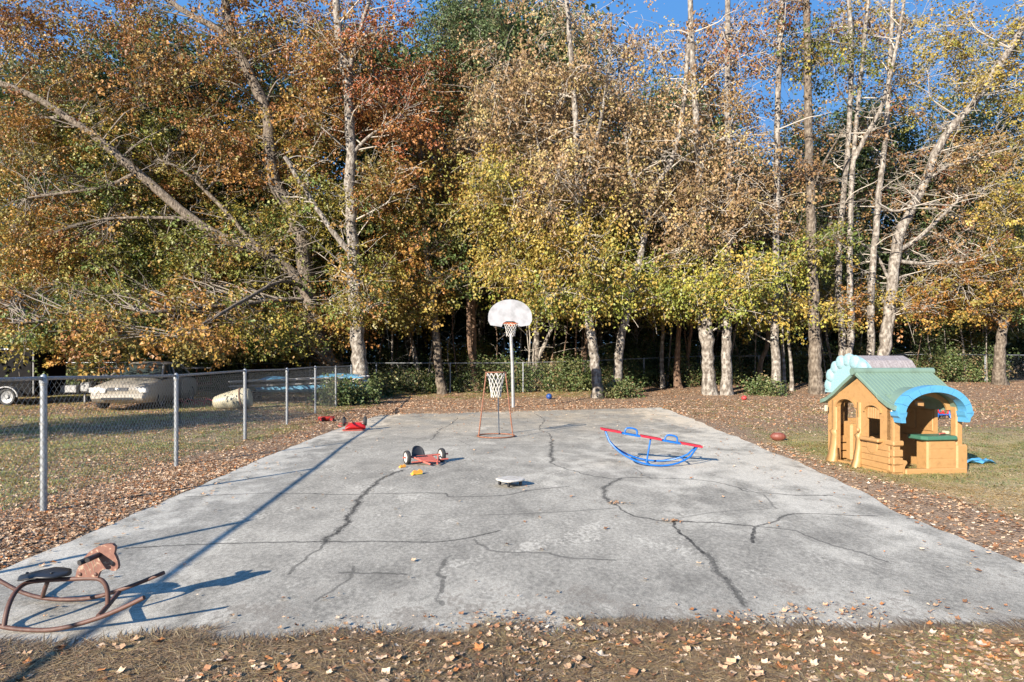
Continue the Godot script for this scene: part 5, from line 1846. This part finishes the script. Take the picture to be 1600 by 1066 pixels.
	t = thing("utility_trailer", "open utility trailer with a pale steel rail behind the car", "trailer", g, deg_to_rad(6))
	mb = MB.new()
	mb.box(Vector3(0, .55, 0), Vector3(4.4, .10, 1.6), Basis(), .01)
	put(mb, "deck", M.brown_wood, t)
	for z in [-.78, .78]:
		mb = MB.new()
		mb.tube([Vector3(-2.2, 1.2, z), Vector3(2.2, 1.2, z)], .035, 8)
		put(mb, "rail", M.boat_white, t)
		for k in 6:
			mb = MB.new()
			mb.tube([Vector3(-2.15 + k * .86, .58, z), Vector3(-2.15 + k * .86, 1.2, z)], .022, 6)
			put(mb, "stake", M.rust, t)
		wheel(t, Vector3(.2, .3, z * 1.15), Vector3(0, 0, 1), .3, .18, M.steel_grey)
	# long low boat under a blue sheet
	var a = G(338, 622)
	g = on(-7.9, 24.6)
	t = thing("boat", "long low boat with white gunwales and a blue hull beyond the fence", "boat", g, deg_to_rad(3))
	var half = 2.55
	for s in [[.0, .62], [.24, .80]]:
		mb = MB.new()
		rings = []
		for k in 11:
			var f = -1.0 + .2 * k
			var w = .62 * sqrt(maxf(0.05, 1.0 - pow(absf(f), 5.0)))
			var y = s[1] + .10 * f
			rings.append([Vector3(f * half, y, -w), Vector3(f * half, y + .05, -w - .02), Vector3(f * half, y + .05, w + .02), Vector3(f * half, y, w), Vector3(f * half, y - .03, 0)])
		mb.loft(rings, true, true)
		put(mb, "gunwale", M.boat_white, t)
	mb = MB.new()
	rings = []
	for k in 11:
		var f = -1.0 + .2 * k
		var w = .56 * sqrt(maxf(0.05, 1.0 - pow(absf(f), 5.0)))
		rings.append([Vector3(f * half * .97, .60 + .10 * f, -w), Vector3(f * half * .97, .60 + .10 * f, w), Vector3(f * half * .93, .34 + .06 * f * f, w * .8), Vector3(f * half * .93, .34 + .06 * f * f, -w * .8)])
	mb.loft(rings, true, true, true)
	put(mb, "hull", M.blue_tarp, t)
	for e in [[-.9, .5], [1.5, .9]]:
		mb = MB.new()
		rings = []
		for k in 9:
			var f = -1.0 + .25 * k
			var ring = []
			for j in 9:
				var q = PI * j / 8.0
				ring.append(Vector3(e[0] + f * e[1], .80 + .08 * e[0] * .5 + .16 * sin(q) * sqrt(1.02 - f * f) + .03 * n1.get_noise_2d(j * 90.0, k * 90.0), cos(q) * .6))
			rings.append(ring)
		mb.loft(rings, false, false, true)
		put(mb, "tarp", M.blue_tarp, t)
	for x in [-1.6, 1.4]:
		mb = MB.new()
		mb.box(Vector3(x, .18, 0), Vector3(.12, .40, 1.0), Basis(), .01)
		put(mb, "trestle", M.trailer_black, t)
	# cream barrel on its side
	g = G(362, 640)
	t = thing("barrel", "cream tapered plastic barrel lying on its side in the leaves", "barrel", g, deg_to_rad(8))
	mb = MB.new()
	var ax = Basis(Vector3(0, 0, 1), -PI / 2 + .16)
	mb.lathe([Vector2(0, -.55), Vector2(.12, -.54), Vector2(.19, -.48), Vector2(.235, -.3), Vector2(.28, 0), Vector2(.32, .28), Vector2(.33, .30)], 24, Vector3(0, .29, 0), ax)
	put(mb, "shell", M.cream_plastic, t)
	mb = MB.new()
	mb.lathe([Vector2(.325, .29), Vector2(.345, .29), Vector2(.345, .33), Vector2(.325, .33)], 24, Vector3(0, .29, 0), ax)
	put(mb, "rim_band", M.brown_wood, t)
	mb = MB.new()
	mb.lathe([Vector2(.325, .33), Vector2(.32, .48), Vector2(.26, .56), Vector2(0, .58)], 24, Vector3(0, .29, 0), ax)
	put(mb, "lid", M.cream_plastic, t)
	# red folding frame half buried in the leaves
	g = G(305, 634)
	t = thing("toy_scrap", "faded red tubular toy scrap half buried in leaves beside the barrel", "toy", g, .2)
	for k in 4:
		mb = MB.new()
		mb.tube(curve([Vector3(-.6 + k * .3, .0, .2), Vector3(-.55 + k * .3, .16 + .06 * (k % 2), 0), Vector3(-.3 + k * .3, .10, -.1), Vector3(-.2 + k * .35, 0, .1)], 4), .018, 6)
		put(mb, "bar", M.red_paint, t)
func _ready():
	rng.seed = 20241
	n1.seed = 4; n1.frequency = 0.02; n1.fractal_octaves = 3
	n2.seed = 11; n2.frequency = 0.02; n2.fractal_octaves = 3
	make_light()
	make_materials()
	make_ground()
	make_pad()
	make_fences()
	make_playhouse()
	make_hoops()
	make_horse()
	make_teeter()
	make_riders()
	make_small_toys()
	make_vehicles()
	make_trees()
	make_shade_tree()
	make_woods()
	make_shrubs()
	scatter_ground()
